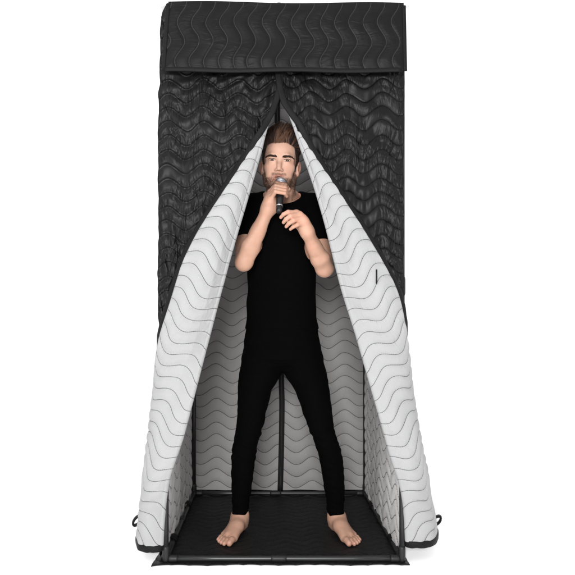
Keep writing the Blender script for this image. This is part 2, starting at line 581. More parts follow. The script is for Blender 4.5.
def curtain(rows, side, seed):
    nr = 330
    A = np.array([W(r[0], r[1], float(np.interp(r[1], [0, 470, 505], [-.022, -.022, .016]))) for r in rows])
    dY = lambda r: float(np.interp(r[1], [0, 66, 110, 440, 505], [.006, .002, -.014, -.014, 0]))
    oF = lambda r: -side * float(np.interp(r[1], [100, 140, 200, 300, 440, 500], [0, 1.2, 2.6, 3.0, 2.2, 0]))
    F = np.array([W(r[2] + oF(r), r[3], r[4] + dY(r)) for r in rows])
    E = np.array([W(r[5], r[6], r[7] + dY(r)) for r in rows])
    key = np.array([r[1] for r in rows], float)
    kk = np.linspace(key[0], key[-1], nr)
    ip = lambda X: gsm(np.stack([np.interp(kk, key, X[:, i]) for i in range(3)], 1), 5)
    A, F, E = ip(A), ip(F), ip(E)
    A[:, 0] += side * (-.0) + .0035 * np.array([mnoise.noise((z * 22, seed, 0)) for z in A[:, 2]])
    n1, nb_, n2 = 80, 9, 84
    rad = .009
    rows_outer, uvs = [], []
    # cloth length along the free edge (from the top)
    L = np.concatenate([[0], np.cumsum(np.linalg.norm(np.diff(E, axis=0), axis=1))])
    T = np.gradient(E, axis=0)
    T /= np.linalg.norm(T, axis=1)[:, None]
    T = gsm(T, 12)
    width2 = np.linalg.norm(E - F, axis=1)
    Pall = np.zeros((nr, n1 + nb_ + n2, 3))
    UV = np.zeros((nr, n1 + nb_ + n2, 2))
    for i in range(nr):
        a, f, e = A[i], F[i], E[i]
        r = min(rad, width2[i] * .25 + .0012)
        nrt = 8
        s = np.linspace(0, 1, n1 - nrt)[:, None]
        p1 = a * (1 - s) + f * s
        # the outer edge turns the corner and runs back to the side wall
        kr = np.linspace(1, 0, nrt + 1)[:-1]
        rw = float(np.clip((470 - kk[i]) / 40, .02, 1))
        ret = a + rw * np.stack([side * .012 * kr ** 1.5, .062 * kr ** .8, 0 * kr], -1)
        p1 = np.vstack([ret, p1])
        # U-turn
        th = np.linspace(0, math.pi, nb_ + 2)[1:-1]
        pb = np.stack([f[0] + side * np.sin(th) * r * 1.0, f[1] - r + np.cos(th) * r, np.full(nb_, f[2])], -1)
        f2 = f + np.array([0, -2 * r, 0])
        s2 = np.linspace(0, 1, n2)
        p2 = f2 * (1 - s2[:, None]) + e * s2[:, None]
        d = e - f2
        ln = math.hypot(d[0], d[1]) + 1e-9
        nn = np.array([d[1], -d[0], 0]) / ln * (-side) * -1
        # outward: away from the booth (towards the viewer / sideways)
        if nn[1] > 0:
            nn = -nn
        if abs(d[1]) > abs(d[0]) * .8 and nn[0] * side > 0:
            nn = -nn
        bul = min(.16 * ln, .035)
        p2 = p2 + nn * (bul * np.sin(np.pi * s2) ** 0.9)[:, None]
        wrap = float(np.clip((e[1] + .035) / .07, 0, 1))
        if wrap > 0:
            ctl = np.array([e[0] * .92 + f2[0] * .08 - side * .012, min(f2[1], e[1]) - .028, f2[2]])
            s3_ = s2[:, None]
            bz = f2 * (1 - s3_) ** 2 + 2 * ctl * s3_ * (1 - s3_) + e * s3_ ** 2
            p2 = p2 * (1 - wrap) + bz * wrap
        Pall[i] = np.concatenate([p1, pb, p2])
        UV[i, :n1, 0] = p1[:, 0]
        UV[i, :nrt, 0] = a[0] - side * (ret[:, 1] - a[1])
        UV[i, :n1, 1] = p1[:, 2]
        arc = np.concatenate([[0], np.cumsum(np.linalg.norm(np.diff(p2[:, :2], axis=0), axis=1))])
        cx_, cz_ = f2[0] - side * arc, f2[2]
        UV[i, n1 + nb_:, 0] = cx_ * .866 * side - cz_ * .5
        UV[i, n1 + nb_:, 1] = cx_ * .5 * side + cz_ * .866
        back = f2[0] + side * np.linspace(math.pi * r, 0, nb_ + 2)[1:-1]
        UV[i, n1:n1 + nb_, 0] = back * .866 * side - f2[2] * .5
        UV[i, n1:n1 + nb_, 1] = back * .5 * side + f2[2] * .866
    UV[..., 0], UV[..., 1] = warp(UV[..., 0], UV[..., 1], seed + 20)
    # relief
    n = normals(Pall)
    # make n point to the OUTER (black) side: towards the viewer on the first layer
    if n[150, 20, 1] > 0:
        n = -n
    top = W(279, 72, -.02)
    x, z = Pall[..., 0], Pall[..., 2]
    q2 = np.stack([x, z], -1)
    d = np.zeros(x.shape)
    s1 = slice(0, n1)
    d[:, s1] = puff(UV[:, s1, 0], UV[:, s1, 1], QB, .0045)
    # drag folds that run from the gathered head of the curtain down its tied edge
    ang = np.arctan2(x[:, s1] - top[0], top[2] - z[:, s1] + .05)
    rr = np.hypot(x[:, s1] - top[0], top[2] - z[:, s1])
    fold_n = vnoise(np.stack([ang * 9, rr * 2.2], -1), 1.0, seed)
    fine_n = vnoise(np.stack([x[:, s1] * 42, z[:, s1] * 11], -1), 1.0, seed + 9)
    toE = np.exp(-((F[:, None, 0] - x[:, s1]) * -side / .16) ** 2) if False else np.exp(-(np.abs(x[:, s1] - E[:, None, 0]) / .17) ** 2)
    d[:, s1] += .010 * fold_n + .008 * fine_n * (.35 + toE)
    d[:, s1] *= np.clip((np.arange(n1) - 8) / 4, 0.25, 1)[None, :]
    d[:, s1] *= np.clip(np.linalg.norm(A - F, axis=1) / .08, 0, 1)[:, None]
    s3 = slice(n1 + nb_, None)
    fade = np.clip(width2 / .06, 0, 1)[:, None] * np.clip(np.minimum(np.linspace(0, 1, n2) / .22, (1 - np.linspace(0, 1, n2)) / .05), 0, 1)[None, :]
    d[:, s3] = -(puff(UV[:, s3, 0], UV[:, s3, 1], QL, .0065) + .016 * vnoise(np.stack([UV[:, s3, 0] * 5, UV[:, s3, 1] * 3], -1), 1.0, seed + 3) + .005 * vnoise(np.stack([UV[:, s3, 0] * 14, UV[:, s3, 1] * 9], -1), 1.0, seed + 31)) * fade
    P = Pall.copy()
    outer = Pall + n * np.where(np.arange(n1 + nb_ + n2) < n1 + nb_, np.maximum(d, -.004), d)[..., None]
    inner = Pall - n * .0055 + n * np.where(np.arange(n1 + nb_ + n2) >= n1 + nb_, d, 0)[..., None]
    me = grid_mesh("front_curtain", outer, UV)
    cu = link("front_curtain", me, M_black, booth)
    link("lining", grid_mesh("lining", inner[:, n1 - 30:], UV[:, n1 - 30:], True), M_lining, cu)
    # tape along the free edge, continuing the cloth
    Tn = Pall[:, -1] - Pall[:, -6]
    Tn[:, 2] = 0
    Tn /= np.linalg.norm(Tn, axis=1)[:, None] + 1e-9
    upr = np.clip((132 - kk) / 12, 0, 1)[:, None]
    Tn = Tn * (1 - upr) + np.array([-side, 0, 0]) * upr
    lowr = np.clip((kk - 330) / 50, 0, 1)[:, None]
    Tn = Tn * (1 - lowr) + np.array([side * .75, .66, 0]) * lowr
    Tn = gsm(Tn, 8)
    Tn /= np.linalg.norm(Tn, axis=1)[:, None] + 1e-9
    sdir = np.cross(T, Tn)
    sdir /= np.linalg.norm(sdir, axis=1)[:, None]
    # in-plane direction perpendicular to the edge
    W_ = np.cross(sdir, T)
    W_ /= np.linalg.norm(W_, axis=1)[:, None]
    W_ *= np.sign((W_ * Tn).sum(1))[:, None]
    hw = .0115 + .0012 * np.array([mnoise.noise((l * 30, seed, 2)) for l in L])
    hw = hw * np.interp(kk, [0, 60, 130, 560], [1.08, 1.08, 1, 1])
    off_ = np.interp(kk, [0, 112, 142] if side > 0 else [0, 104, 126], [-.75, -.75, .9])
    cen = Pall[:, -1] + np.outer(np.interp(kk, [0, 138, 200], [1, 1, .3]), [0, -.007, 0]) + W_ * (hw * off_)[:, None] + sdir * (.003 * np.array([mnoise.noise((l * 18, seed, 5)) for l in L]))[:, None]
    mb = MB()
    k0 = int(np.argmax(kk > 62))
    mb.sweep(cen[k0:], hw[k0:], .0042, n=14, up=sdir[k0:], power=2.6)
    mb.build("edge_tape", M_bind, cu)
    # tape along the bottom hem of the turned flap
    hemp = gsm(inner[-1, n1 + 2:], 4)
    zdrop = .009 + .002 * np.array([mnoise.noise((i * .16, seed, 1)) for i in range(len(hemp))])
    hp = hemp - np.stack([0 * zdrop, 0 * zdrop, zdrop], -1)
    hp = np.vstack([hp, cen[-1:] + [0, .004, -.004]])
    mb = MB()
    mb.sweep(hp, .0055, .0135 + .0008 * np.sin(np.arange(len(hp)) * .3), n=12, up=(0, 0, 1), power=2.6)
    mb.build("hem_tape", M_bind, cu)
    # strap loop on the free edge
    c = E[-28] + np.array([-side * .012, .012, .0])
    an = np.linspace(-.2, 2 * math.pi - .5, 40)
    if side < 0:
        ring = np.stack([c[0] + .008 + .021 * np.cos(an + math.pi), c[1] + 0 * an, c[2] + .020 * np.sin(an)], -1)
    else:
        ring = np.stack([c[0] + .0 - .021 * np.cos(an + math.pi) * 1.0, c[1] + .0 + 0 * an, c[2] - .006 + .020 * np.sin(an)], -1)
    return cu, inner


for rows, side, seed in ((Lrows, 1, 11.3), (Rrows, -1, 47.9)):
    # 'side' is +1 when the fold lies to the right of the hanging layer
    cu, inner_ = curtain(rows, side, seed)
    if side > 0:
        c = W(137.2, 520.5, .19)
    else:
        c = W(436.6, 520.5, .19)
    an = np.linspace(0.0, 2 * math.pi * .96, 44)
    rr = .0165
    tilt = np.array([1.0, .25 * side, 0.0])
    ring = np.stack([c[0] + rr * np.cos(an) * tilt[0], c[1] + rr * np.cos(an) * tilt[1], c[2] + rr * 1.15 * np.sin(an + .6)], -1)
    rad_dir = ring - c
    mb = MB()
    mb.sweep(ring, .013, .0046, n=10, up=rad_dir / np.linalg.norm(rad_dir, axis=1)[:, None], power=3.5)
    mb.build("strap_loop", M_bind, cu)
# little sewn tag slit on the right-hand flap
ip_ = inner_.reshape(-1, 3)
sc_ = S0 * D0 / (D0 + ip_[:, 1])
ipx, ipy = CX + (ip_[:, 0] - CAMX) * sc_, HY - (ip_[:, 2] - CAMZ) * sc_
tg = []
for k in range(9):
    px_, py_ = 376.6, 269.5 + k * 14 / 8
    cand_ = np.flatnonzero(np.hypot(ipx - px_, ipy - py_) < 3)
    tg.append(W(px_, py_, ip_[cand_, 1].min() - .0022))
mb = MB()
mb.sweep(np.array(tg), .0028, .0016, n=8, up=(0, -1, 0), power=3)
mb.build("loop_tab", M_bind, cu)

# ---- floor mat
fm_u = np.linspace(0, .99, 120)
fm_v = np.linspace(0, .985, 110)
uu, vv = np.meshgrid(fm_u, fm_v)
Pm = np.stack([-.4965 + uu, -.028 + vv, .0035 + puff(uu, vv, QB, .0028) + .0015 * vnoise(np.stack([uu, vv], -1), 7, 8)], -1)
# front left corner of the mat kicks out, front edge wanders
kx = np.clip(1 - uu / .06, 0, 1) * np.clip(1 - vv / .10, 0, 1)
Pm[..., 0] -= .008 * kx
Pm[..., 1] -= .010 * kx
Pm[..., 1] += np.clip(1 - vv / .04, 0, 1) * .004 * np.sin(uu * 23)
Pm[..., 0] -= np.clip((uu - .9) / .09, 0, 1) * .016
fm = link("floor_mat", grid_mesh("floor_mat", Pm, np.stack([uu, vv], -1)), M_mat)
md = fm.modifiers.new("thick", 'SOLIDIFY')
md.thickness = .003
md.offset = -1
fm["label"] = "thin black quilted floor mat under the booth frame and the man's bare feet"
fm["category"] = "floor mat"


M_silver = plain_mat("silver_metal", (.55, .55, .58), rough=.3, metal=1.0, nscale=200, var=.05)
M_handle = plain_mat("black_microphone_body", (.008, .008, .009), rough=.38, spec=.5, nscale=200)
M_grille, nt, b = new_mat("silver_wire_mesh")
tc = nd(nt, "ShaderNodeTexCoord")
vo = nd(nt, "ShaderNodeTexVoronoi")
vo.inputs["Scale"].default_value = 420
nt.links.new(tc.outputs["Object"], vo.inputs["Vector"])
k_ = mth(nt, 'MULTIPLY', vo.outputs["Distance"], 2.2, clamp=True)
nt.links.new(mixc(nt, k_, (.10, .10, .12), (.62, .62, .68)), b.inputs["Base Color"])
b.inputs["Metallic"].default_value = .8
b.inputs["Roughness"].default_value = .38
bp = nd(nt, "ShaderNodeBump")
bp.inputs["Distance"].default_value = .001
nt.links.new(k_, bp.inputs["Height"])
nt.links.new(bp.outputs[0], b.inputs["Normal"])
# eye: white, brown iris, pupil by angle from the gaze
def eye_material():
    m, nt, b = new_mat("eye")
    at = nd(nt, "ShaderNodeVertexColor", layer_name="Col")
    nt.links.new(at.outputs[0], b.inputs["Base Color"])
    b.inputs["Roughness"].default_value = .12
    return m


EYEM = eye_material()
# ================================================================== PERSON (distance-field body, one mesh)
class Field:
    def __init__(self, lo, hi, h):
        self.lo = np.array(lo, np.float32)
        self.h = h
        self.n = np.ceil((np.array(hi) - lo) / h).astype(int) + 1
        self.F = np.full(self.n, .06, np.float32)

    def box(self, lo, hi):
        a = np.clip(np.floor((np.array(lo) - self.lo) / self.h).astype(int), 0, self.n)
        b = np.clip(np.ceil((np.array(hi) - self.lo) / self.h).astype(int) + 1, 0, self.n)
        return a, b

    def pts(self, a, b):
        ax = [(self.lo[i] + np.arange(a[i], b[i]) * self.h).astype(np.float32) for i in range(3)]
        return ax[0][:, None, None], ax[1][None, :, None], ax[2][None, None, :]

    def put(self, fn, lo, hi, k=.01, op='add'):
        pad = k + .022
        a, b = self.box(np.array(lo) - pad, np.array(hi) + pad)
        if (b <= a).any():
            return
        d = fn(*self.pts(a, b)).astype(np.float32)
        sl = tuple(slice(a[i], b[i]) for i in range(3))
        f = self.F[sl]
        if op == 'add':
            h = np.maximum(k - np.abs(f - d), 0) / k
            self.F[sl] = np.minimum(f, d) - h * h * (k * .25)
        else:                       # carve
            d = -d
            h = np.maximum(k - np.abs(f - d), 0) / k
            self.F[sl] = np.maximum(f, d) + h * h * (k * .25)

    # primitives
    def cone(self, a, b, ra, rb, k=.01, op='add'):
        a, b = np.asarray(a, float), np.asarray(b, float)
        ba = b - a
        L2 = float(ba @ ba) + 1e-12

        def fn(x, y, z):
            t = ((x - a[0]) * ba[0] + (y - a[1]) * ba[1] + (z - a[2]) * ba[2]) / L2
            t = np.clip(t, 0, 1)
            dx, dy, dz = x - a[0] - t * ba[0], y - a[1] - t * ba[1], z - a[2] - t * ba[2]
            return np.sqrt(dx * dx + dy * dy + dz * dz) - (ra + (rb - ra) * t)
        r = max(ra, rb)
        self.put(fn, np.minimum(a, b) - r, np.maximum(a, b) + r, k, op)

    def ell(self, c, r, k=.01, op='add', M=None):
        """ellipsoid; M = rows are its own axes in the world"""
        c, r = np.asarray(c, float), np.asarray(r, float)
        M = np.eye(3) if M is None else M

        def fn(x, y, z):
            dx, dy, dz = x - c[0], y - c[1], z - c[2]
            p = [dx * M[i, 0] + dy * M[i, 1] + dz * M[i, 2] for i in range(3)]
            k0 = np.sqrt(sum((p[i] / r[i]) ** 2 for i in range(3)))
            k1 = np.sqrt(sum((p[i] / r[i] ** 2) ** 2 for i in range(3))) + 1e-9
            return k0 * (k0 - 1) / k1
        m = r.max()
        self.put(fn, c - m, c + m, k, op)

    def stack(self, secs, k=.02, grow=0.0, power=2.0, zlo=None, zhi=None):
        """rows (z, cx, cy, hx, hy) of elliptic sections, smooth in z"""
        S = np.array(sorted(secs), float)

        def fn(x, y, z):
            zz = z.ravel()
            g = [np.interp(zz, S[:, 0], S[:, i])[None, None, :].astype(np.float32) for i in range(1, 5)]
            hx, hy = g[2] + grow, g[3] + grow
            q = (np.abs((x - g[0]) / hx) ** power + np.abs((y - g[1]) / hy) ** power) ** (1 / power)
            d = (q - 1) * np.minimum(hx, hy)
            e = np.maximum((zlo if zlo is not None else S[0, 0]) - z, z - (zhi if zhi is not None else S[-1, 0]))
            return np.maximum(d, e)
        m = max(S[:, 3].max(), S[:, 4].max()) + grow
        lo = [S[:, 1].min() - m, S[:, 2].min() - m, S[0, 0]]
        hi = [S[:, 1].max() + m, S[:, 2].max() + m, S[-1, 0]]
        self.put(fn, lo, hi, k)

    def sample(self, P):
        p = (np.asarray(P) - self.lo) / self.h
        i = np.clip(np.floor(p).astype(int), 0, self.n - 2)
        f = p - i
        o = 0
        for dx in (0, 1):
            for dy in (0, 1):
                for dz in (0, 1):
                    w_ = (f[:, 0] if dx else 1 - f[:, 0]) * (f[:, 1] if dy else 1 - f[:, 1]) * (f[:, 2] if dz else 1 - f[:, 2])
                    o = o + w_ * self.F[i[:, 0] + dx, i[:, 1] + dy, i[:, 2] + dz]
        return o

    def grad(self, P, e=.003):
        g = np.stack([self.sample(P + np.eye(3)[i] * e) - self.sample(P - np.eye(3)[i] * e) for i in range(3)], -1)
        return g / (np.linalg.norm(g, axis=1, keepdims=True) + 1e-9)

    def mesh(self):
        F = self.F
        s = F < 0
        n = np.array(s.shape)
        c = np.zeros(n - 1, np.uint8)
        for dx in (0, 1):
            for dy in (0, 1):
                for dz in (0, 1):
                    c += s[dx:n[0] - 1 + dx, dy:n[1] - 1 + dy, dz:n[2] - 1 + dz]
        act = np.flatnonzero((c > 0) & (c < 8))
        ix = np.stack(np.unravel_index(act, n - 1), -1)
        cor = np.array([[i, j, k] for i in (0, 1) for j in (0, 1) for k in (0, 1)])
        vals = np.stack([F[ix[:, 0] + o[0], ix[:, 1] + o[1], ix[:, 2] + o[2]] for o in cor], -1)
        acc = np.zeros((len(act), 3))
        cnt = np.zeros(len(act))
        for a in range(8):
            for b in range(a + 1, 8):
                if np.abs(cor[a] - cor[b]).sum() != 1:
                    continue
                va, vb = vals[:, a], vals[:, b]
                x = (va < 0) != (vb < 0)
                t = np.where(x, va / np.where(x, va - vb, 1), 0)
                acc += np.where(x[:, None], cor[a] + t[:, None] * (cor[b] - cor[a]), 0)
                cnt += x
        V = self.lo + (ix + acc / cnt[:, None]) * self.h
        ids = np.full(int(np.prod(n - 1)), -1, np.int32)
        ids[act] = np.arange(len(act))
        ids = ids.reshape(n - 1)
        quads = []
        for ax in range(3):
            o1, o2 = [(1, 2), (2, 0), (0, 1)][ax]
            sa = np.take(s, range(0, n[ax] - 1), ax)
            sb = np.take(s, range(1, n[ax]), ax)
            e = np.argwhere(sa != sb)
            ok = (e[:, o1] > 0) & (e[:, o2] > 0) & (e[:, o1] < n[o1] - 1) & (e[:, o2] < n[o2] - 1)
            e = e[ok]
            ins = s[e[:, 0], e[:, 1], e[:, 2]]
            u1, u2 = np.eye(3, dtype=int)[o1], np.eye(3, dtype=int)[o2]
            g = lambda d: ids[tuple((e + d).T)]
            q = np.stack([g(-u1 - u2), g(-u2), g(0 * u1), g(-u1)], -1)
            q[~ins] = q[~ins][:, ::-1]
            quads.append(q)
        return V, np.vstack(quads)


H = .0023
BODY = Field([-.36, -.10, -.004], [.37, .50, 1.80], H)
YB = .315
ZY = lambda py, Y: CAMZ + (HY - py) / SC(Y)
XX = lambda px, Y: CAMX + (px - CX) / SC(Y)


def torso(fld, g):
    rows = [(200, 281.5, .060, .052, -.062), (205, 281.5, .105, .066, -.061), (213, 281.5, .138, .085, -.060), (226, 281.8, .145, .104, -.056), (246, 282, .145, .112, -.050),
            (270, 282, .139, .106, -.038), (292, 281.5, .138, .098, -.024), (318, 281.5, .143, .098, -.006), (342, 282, .160, .110, .008),
            (358, 282.3, .168, .114, .010), (360, 282.5, .164, .106, .010), (364.5, 282.8, .135, .09, .010), (369.5, 283, .012, .05, .010)]
    secs = [(ZY(p, YB), XX(c, YB), YB + dy, hx, hy) for p, c, hx, hy, dy in rows]
    fld.stack(secs, k=.03, grow=g, power=2.3)


LEGS = []
for rows in ([(334, 266.5, 12, .312, 1.2), (356, 263, 18.6, .320, 1.15), (374, 260.2, 20.0, .318, 1.1), (390, 254.8, 15.6, .314, 1.2), (410, 252, 13.3, .306, 1.15), (428, 249.5, 11.6, .298, 1.08),
              (442, 245.6, 11.0, .296, 1.08), (457, 243.3, 11.0, .308, 1.12), (475, 242.3, 9.6, .322, 1.12), (490, 241.4, 8.4, .332, 1.08), (505, 240.6, 7.0, .340, 1.12), (517, 240.4, 6.5, .345, 1.2), (526, 240.6, 6.8, .348, 1.25)],
             [(334, 298.5, 12, .312, 1.2), (356, 302, 18.6, .320, 1.15), (374, 305.5, 20.0, .318, 1.1), (390, 312.2, 15.8, .314, 1.2), (410, 317, 13.3, .306, 1.15), (428, 321, 11.6, .298, 1.08),
              (442, 326.5, 10.8, .296, 1.08), (457, 331, 10.4, .308, 1.12), (475, 333.3, 9.5, .322, 1.12), (490, 334.6, 8.6, .332, 1.08), (505, 335.5, 7.2, .340, 1.12), (517, 335.8, 6.7, .345, 1.2), (526, 335.4, 7.0, .348, 1.25)]):
    LEGS.append([(ZY(p, y), XX(c, y), y, hw / SC(y), hw / SC(y) * r) for p, c, hw, y, r in rows])


def legs(fld, g, zlo=None):
    for L_ in LEGS:
        fld.stack(L_, k=.018, grow=g, zlo=zlo)


# ---- joints
SHL, SHR = W(249.5, 209.5, .258), W(315.5, 210, .258)
ELL, ELR = W(243.8, 262.5, .110), W(324.5, 268.5, .125)
WRL, WRR = W(268.3, 208.5, .052), W(307.0, 231.5, .012)


def lerp(a, b, t):
    return a * (1 - t) + b * t


def upper_arms(fld, g, part=1.0):
    for sh, el in ((SHL, ELL), (SHR, ELR)):
        fld.cone(sh, lerp(sh, el, .35), .052 + g, .047 + g, k=.022)
        fld.cone(lerp(sh, el, .3), lerp(sh, el, .3 + .7 * part), .047 + g, (.036 if part == 1 else .045) + g, k=.012)


torso(BODY, 0)
legs(BODY, -.0025)
# shoulders, collar, neck
for sh in (SHL, SHR):
    BODY.cone(W(281.5, 201, .265), sh + [0, 0, .008], .045, .046, k=.03)
BODY.ell(W(281.5, 232, .178), (.115, .045, .075), k=.03)
upper_arms(BODY, 0)
for el, wr in ((ELL, WRL), (ELR, WRR)):
    BODY.ell(el, (.0265, .029, .0275), k=.016)
    m_ = lerp(el, wr, .28)
    BODY.cone(el, m_, .0295, .0355, k=.012)
    BODY.cone(m_, lerp(el, wr, .62), .0355, .0285, k=.015)
    BODY.cone(lerp(el, wr, .55), wr, .0295, .0235, k=.012)
    ax_ = (wr - el) / np.linalg.norm(wr - el)
    sd_ = np.cross(ax_, [0, 1.0, 0])
    sd_ /= np.linalg.norm(sd_)
    fr_ = np.cross(sd_, ax_)
    fr_ = fr_ * (-1 if fr_[1] > 0 else 1)
    out_ = sd_ * (np.sign(sd_[0]) * np.sign(el[0] - wr[0]))
    # long muscles of the forearm
    BODY.cone(lerp(el, wr, -.02) + out_ * .014 + fr_ * .010, lerp(el, wr, .30) + out_ * .014 + fr_ * .018, .018, .021, k=.010)
    BODY.cone(lerp(el, wr, .30) + out_ * .014 + fr_ * .018, lerp(el, wr, .66) + out_ * .004 + fr_ * .012, .021, .013, k=.010)
    BODY.cone(lerp(el, wr, .04) - out_ * .016 + fr_ * .004, lerp(el, wr, .50) - out_ * .013 + fr_ * .006, .019, .014, k=.010)
    for o_ in (-.006, .006):
        BODY.cone(lerp(el, wr, .62) + out_ * o_ + fr_ * .018, lerp(el, wr, 1.0) + out_ * o_ * .8 + fr_ * .0195, .005, .0045, k=.008)
# neck
HO = np.array([XX(280.2, .215), .215, ZY(159.4, .14)])       # head origin on the eye line between the ears
NB = W(281.5, 203, .270)
BODY.cone(HO + [0, .020, -.045], NB, .056, .064, k=.02)
for sx in (-1, 1):
    BODY.cone(HO + [sx * .052, .012, -.055], NB + [sx * .020, -.075, -.028], .016, .013, k=.02)

# ---- head
yaw, roll, pitch = math.radians(-2.5), math.radians(3.5), math.radians(3)
def rotm(ax, a):
    c, s_ = math.cos(a), math.sin(a)
    return {'x': np.array([[1, 0, 0], [0, c, -s_], [0, s_, c]]), 'y': np.array([[c, 0, s_], [0, 1, 0], [-s_, 0, c]]), 'z': np.array([[c, -s_, 0], [s_, c, 0], [0, 0, 1]])}[ax]
HR = rotm('z', yaw) @ rotm('y', roll) @ rotm('x', pitch)     # local -> world
hw_ = lambda p: HO + HR @ np.asarray(p, float)
hl_ = lambda P: (np.asarray(P) - HO) @ HR                    # world -> local
hell = lambda c, r, k=.01, op='add': BODY.ell(hw_(c), r, k, op, HR.T)
hcone = lambda a, b, ra, rb, k=.01, op='add': BODY.cone(hw_(a), hw_(b), ra, rb, k, op)
hell((0, .010, .036), (.0735, .094, .082), .01)
hell((0, -.030, .030), (.064, .060, .070), .02)              # forehead
hell((0, -.030, -.040), (.056, .056, .078), .02)             # face
for sx in (-1, 1):
    hcone((sx * .0525, .004, -.050), (sx * .0435, -.020, -.078), .0155, .0135, .02)
    hcone((sx * .0435, -.020, -.078), (sx * .013, -.074, -.107), .0145, .0145, .022)
    hell((sx * .042, -.058, -.026), (.022, .022, .018), .02)     # cheekbone
    hcone((sx * .010, -.083, .013), (sx * .030, -.083, .0165), .009, .0095, .014)
    hcone((sx * .030, -.083, .0165), (sx * .050, -.066, .011), .0095, .010, .014)
    hell((sx * .027, -.064, -.062), (.023, .024, .030), .025)
hell((0, -.080, -.106), (.021, .017, .015), .018)            # chin
hell((0, -.076, -.070), (.026, .020, .022), .02)             # muzzle
for sx in (-1, 1):
    hell((sx * .031, -.0960, -.001), (.0175, .0135, .0112), .010, 'cut')   # eye socket
    hell((sx * .031, -.0745, -.001), (.0150, .0145, .0135), .006)          # lids over the eye
# nose
hcone((0, -.082, .008), (0, -.100, -.026), .0082, .0086, .012)
hcone((0, -.100, -.026), (0, -.1085, -.038), .0086, .0094, .010)
for sx in (-1, 1):
    hell((sx * .0110, -.0985, -.0425), (.0072, .0100, .0068), .006)
    hell((sx * .0062, -.1030, -.0500), (.0032, .0050, .0036), .003, 'cut')
# lips, slightly parted
for sx in (-1, 1):
    hcone((sx * .002, -.0985, -.0645), (sx * .0215, -.0875, -.0680), .0052, .0026, .005)
    hcone((0, -.0970, -.0805), (sx * .0190, -.0875, -.0745), .0062, .0028, .005)
hcone((-.015, -.0985, -.0718), (.015, -.0985, -.0718), .0034, .0034, .003, 'cut')
hell((0, -.0955, -.0925), (.014, .006, .0045), .008, 'cut')
hell((0, -.1045, -.0575), (.0035, .004, .0060), .005, 'cut')
# eye opening
for sx in (-1, 1):
    hell((sx * .031, -.0905, -.0015), (.0122, .0060, .0026), .002, 'cut')
# ears
for sx in (-1, 1):
    EM = (HR @ rotm('z', sx * math.radians(-28)) @ rotm('x', math.radians(-12))).T
    BODY.ell(hw_((sx * .0775, .012, -.014)), (.0075, .0175, .031), .006, 'add', EM)
    BODY.ell(hw_((sx * .0765, .006, -.038)), (.006, .009, .011), .006)
    BODY.ell(hw_((sx * .0845, .008, -.011)), (.0050, .0100, .0185), .004, 'cut', EM)

# ---- feet
def foot(heel, toe_dir, mir, ankle):
    f = np.array([toe_dir[0], toe_dir[1], 0.0])
    f /= np.linalg.norm(f)
    l = np.array([-f[1], f[0], 0]) * mir          # towards the little toe
    G = lambda a, b, c: np.array([heel[0], heel[1], MZ + .0005]) + f * a + l * b + np.array([0, 0, c])
    BODY.ell(G(.030, 0, .027), (.030, .030, .0275), .01)
    BODY.cone(ankle + [0, 0, .02], G(.040, 0, .055), .031, .034, k=.02)
    BODY.cone(G(.045, -.002, .060), G(.110, -.014, .042), .033, .024, k=.025)
    BODY.cone(G(.110, -.014, .042), G(.178, -.024, .020), .026, .0185, k=.02)
    BODY.cone(G(.060, .006, .045), G(.165, .006, .022), .030, .018, k=.02)
    BODY.cone(G(.030, .008, .026), G(.150, .032, .015), .026, .0145, k=.02)
    for sx, h_ in ((-1, .078), (1, .068)):
        BODY.ell(G(.042, sx * .026, h_), (.013, .013, .014), .012)
    tl = [((.186, -.027, .0165), (.232, -.0255, .0125), .0142, .0118), ((.186, -.009, .0155), (.234, -.0035, .0095), .0100, .0085),
          ((.180, .007, .0150), (.224, .0135, .0090), .0095, .0080), ((.170, .021, .0140), (.210, .0285, .0085), .0092, .0076),
          ((.156, .034, .0130), (.190, .0415, .0080), .0090, .0074)]
    for a, b_, ra, rb in tl:
        mid = (np.array(a) + b_) / 2 + [0, 0, .004]
        BODY.cone(G(*a), G(*mid), ra, (ra + rb) / 2, k=.006)
        BODY.cone(G(*mid), G(*b_), (ra + rb) / 2, rb, k=.0025)
    NAILS.extend([(G(b_[0] + .003, b_[1], b_[2] + rb * .8), rb * .75) for a, b_, ra, rb in tl])


NAILS = []
AL = W(240.6, 522, .347)
AR = W(335.4, 522, .347)
foot(W(243.2, 530, .385), (-.074, -.226), -1, AL)
foot(W(333.2, 530, .385), (.066, -.226), 1, AR)

# ---- microphone axis (needed by the hand)
MG = W(280.8, 183.2, .078)
MBt = W(279.0, 212.3, -.012)
mic_ax = (MBt - MG) / np.linalg.norm(MBt - MG)
mic_len = np.linalg.norm(MBt - MG)
m1 = np.array([1.0, 0, 0]) - mic_ax * mic_ax[0]
m1 /= np.linalg.norm(m1)
m2 = np.cross(mic_ax, m1)
if m2[1] > 0:
    m2 = -m2                      # towards the viewer


def mp(t_, ang, r):
    a = math.radians(ang)
    return MG + mic_ax * t_ + (m1 * math.cos(a) + m2 * math.sin(a)) * r


# right hand (on the viewer's left) closed round the handle
FR = .0086
fk = [(.0335, 1.00, FR * .97), (.0505, 1.06, FR), (.067, 1.0, FR * .95), (.082, .86, FR * .86)]
mcps = []
for i, (t_, sc_, r) in enumerate(fk):
    dt = .006
    a0 = mp(t_ + dt * 1.0, 196, .040)
    a1 = mp(t_ + dt * .2, 118, .0375)
    a2 = mp(t_ - .001, 52, .0305 if i else .033)
    a3 = mp(t_ - .003, 24 - 3 * i, .0275 if i else .031)
    mcps.append(a0)
    BODY.cone(a0, a1, r * 1.12, r * 1.04, k=.004)
    BODY.cone(a1, a2, r * 1.04, r * .95, k=.003)
    BODY.cone(a2, a3, r * .95, r * .84, k=.003)
    NAILS.append((a3 + m1 * r * .6, r * .6))
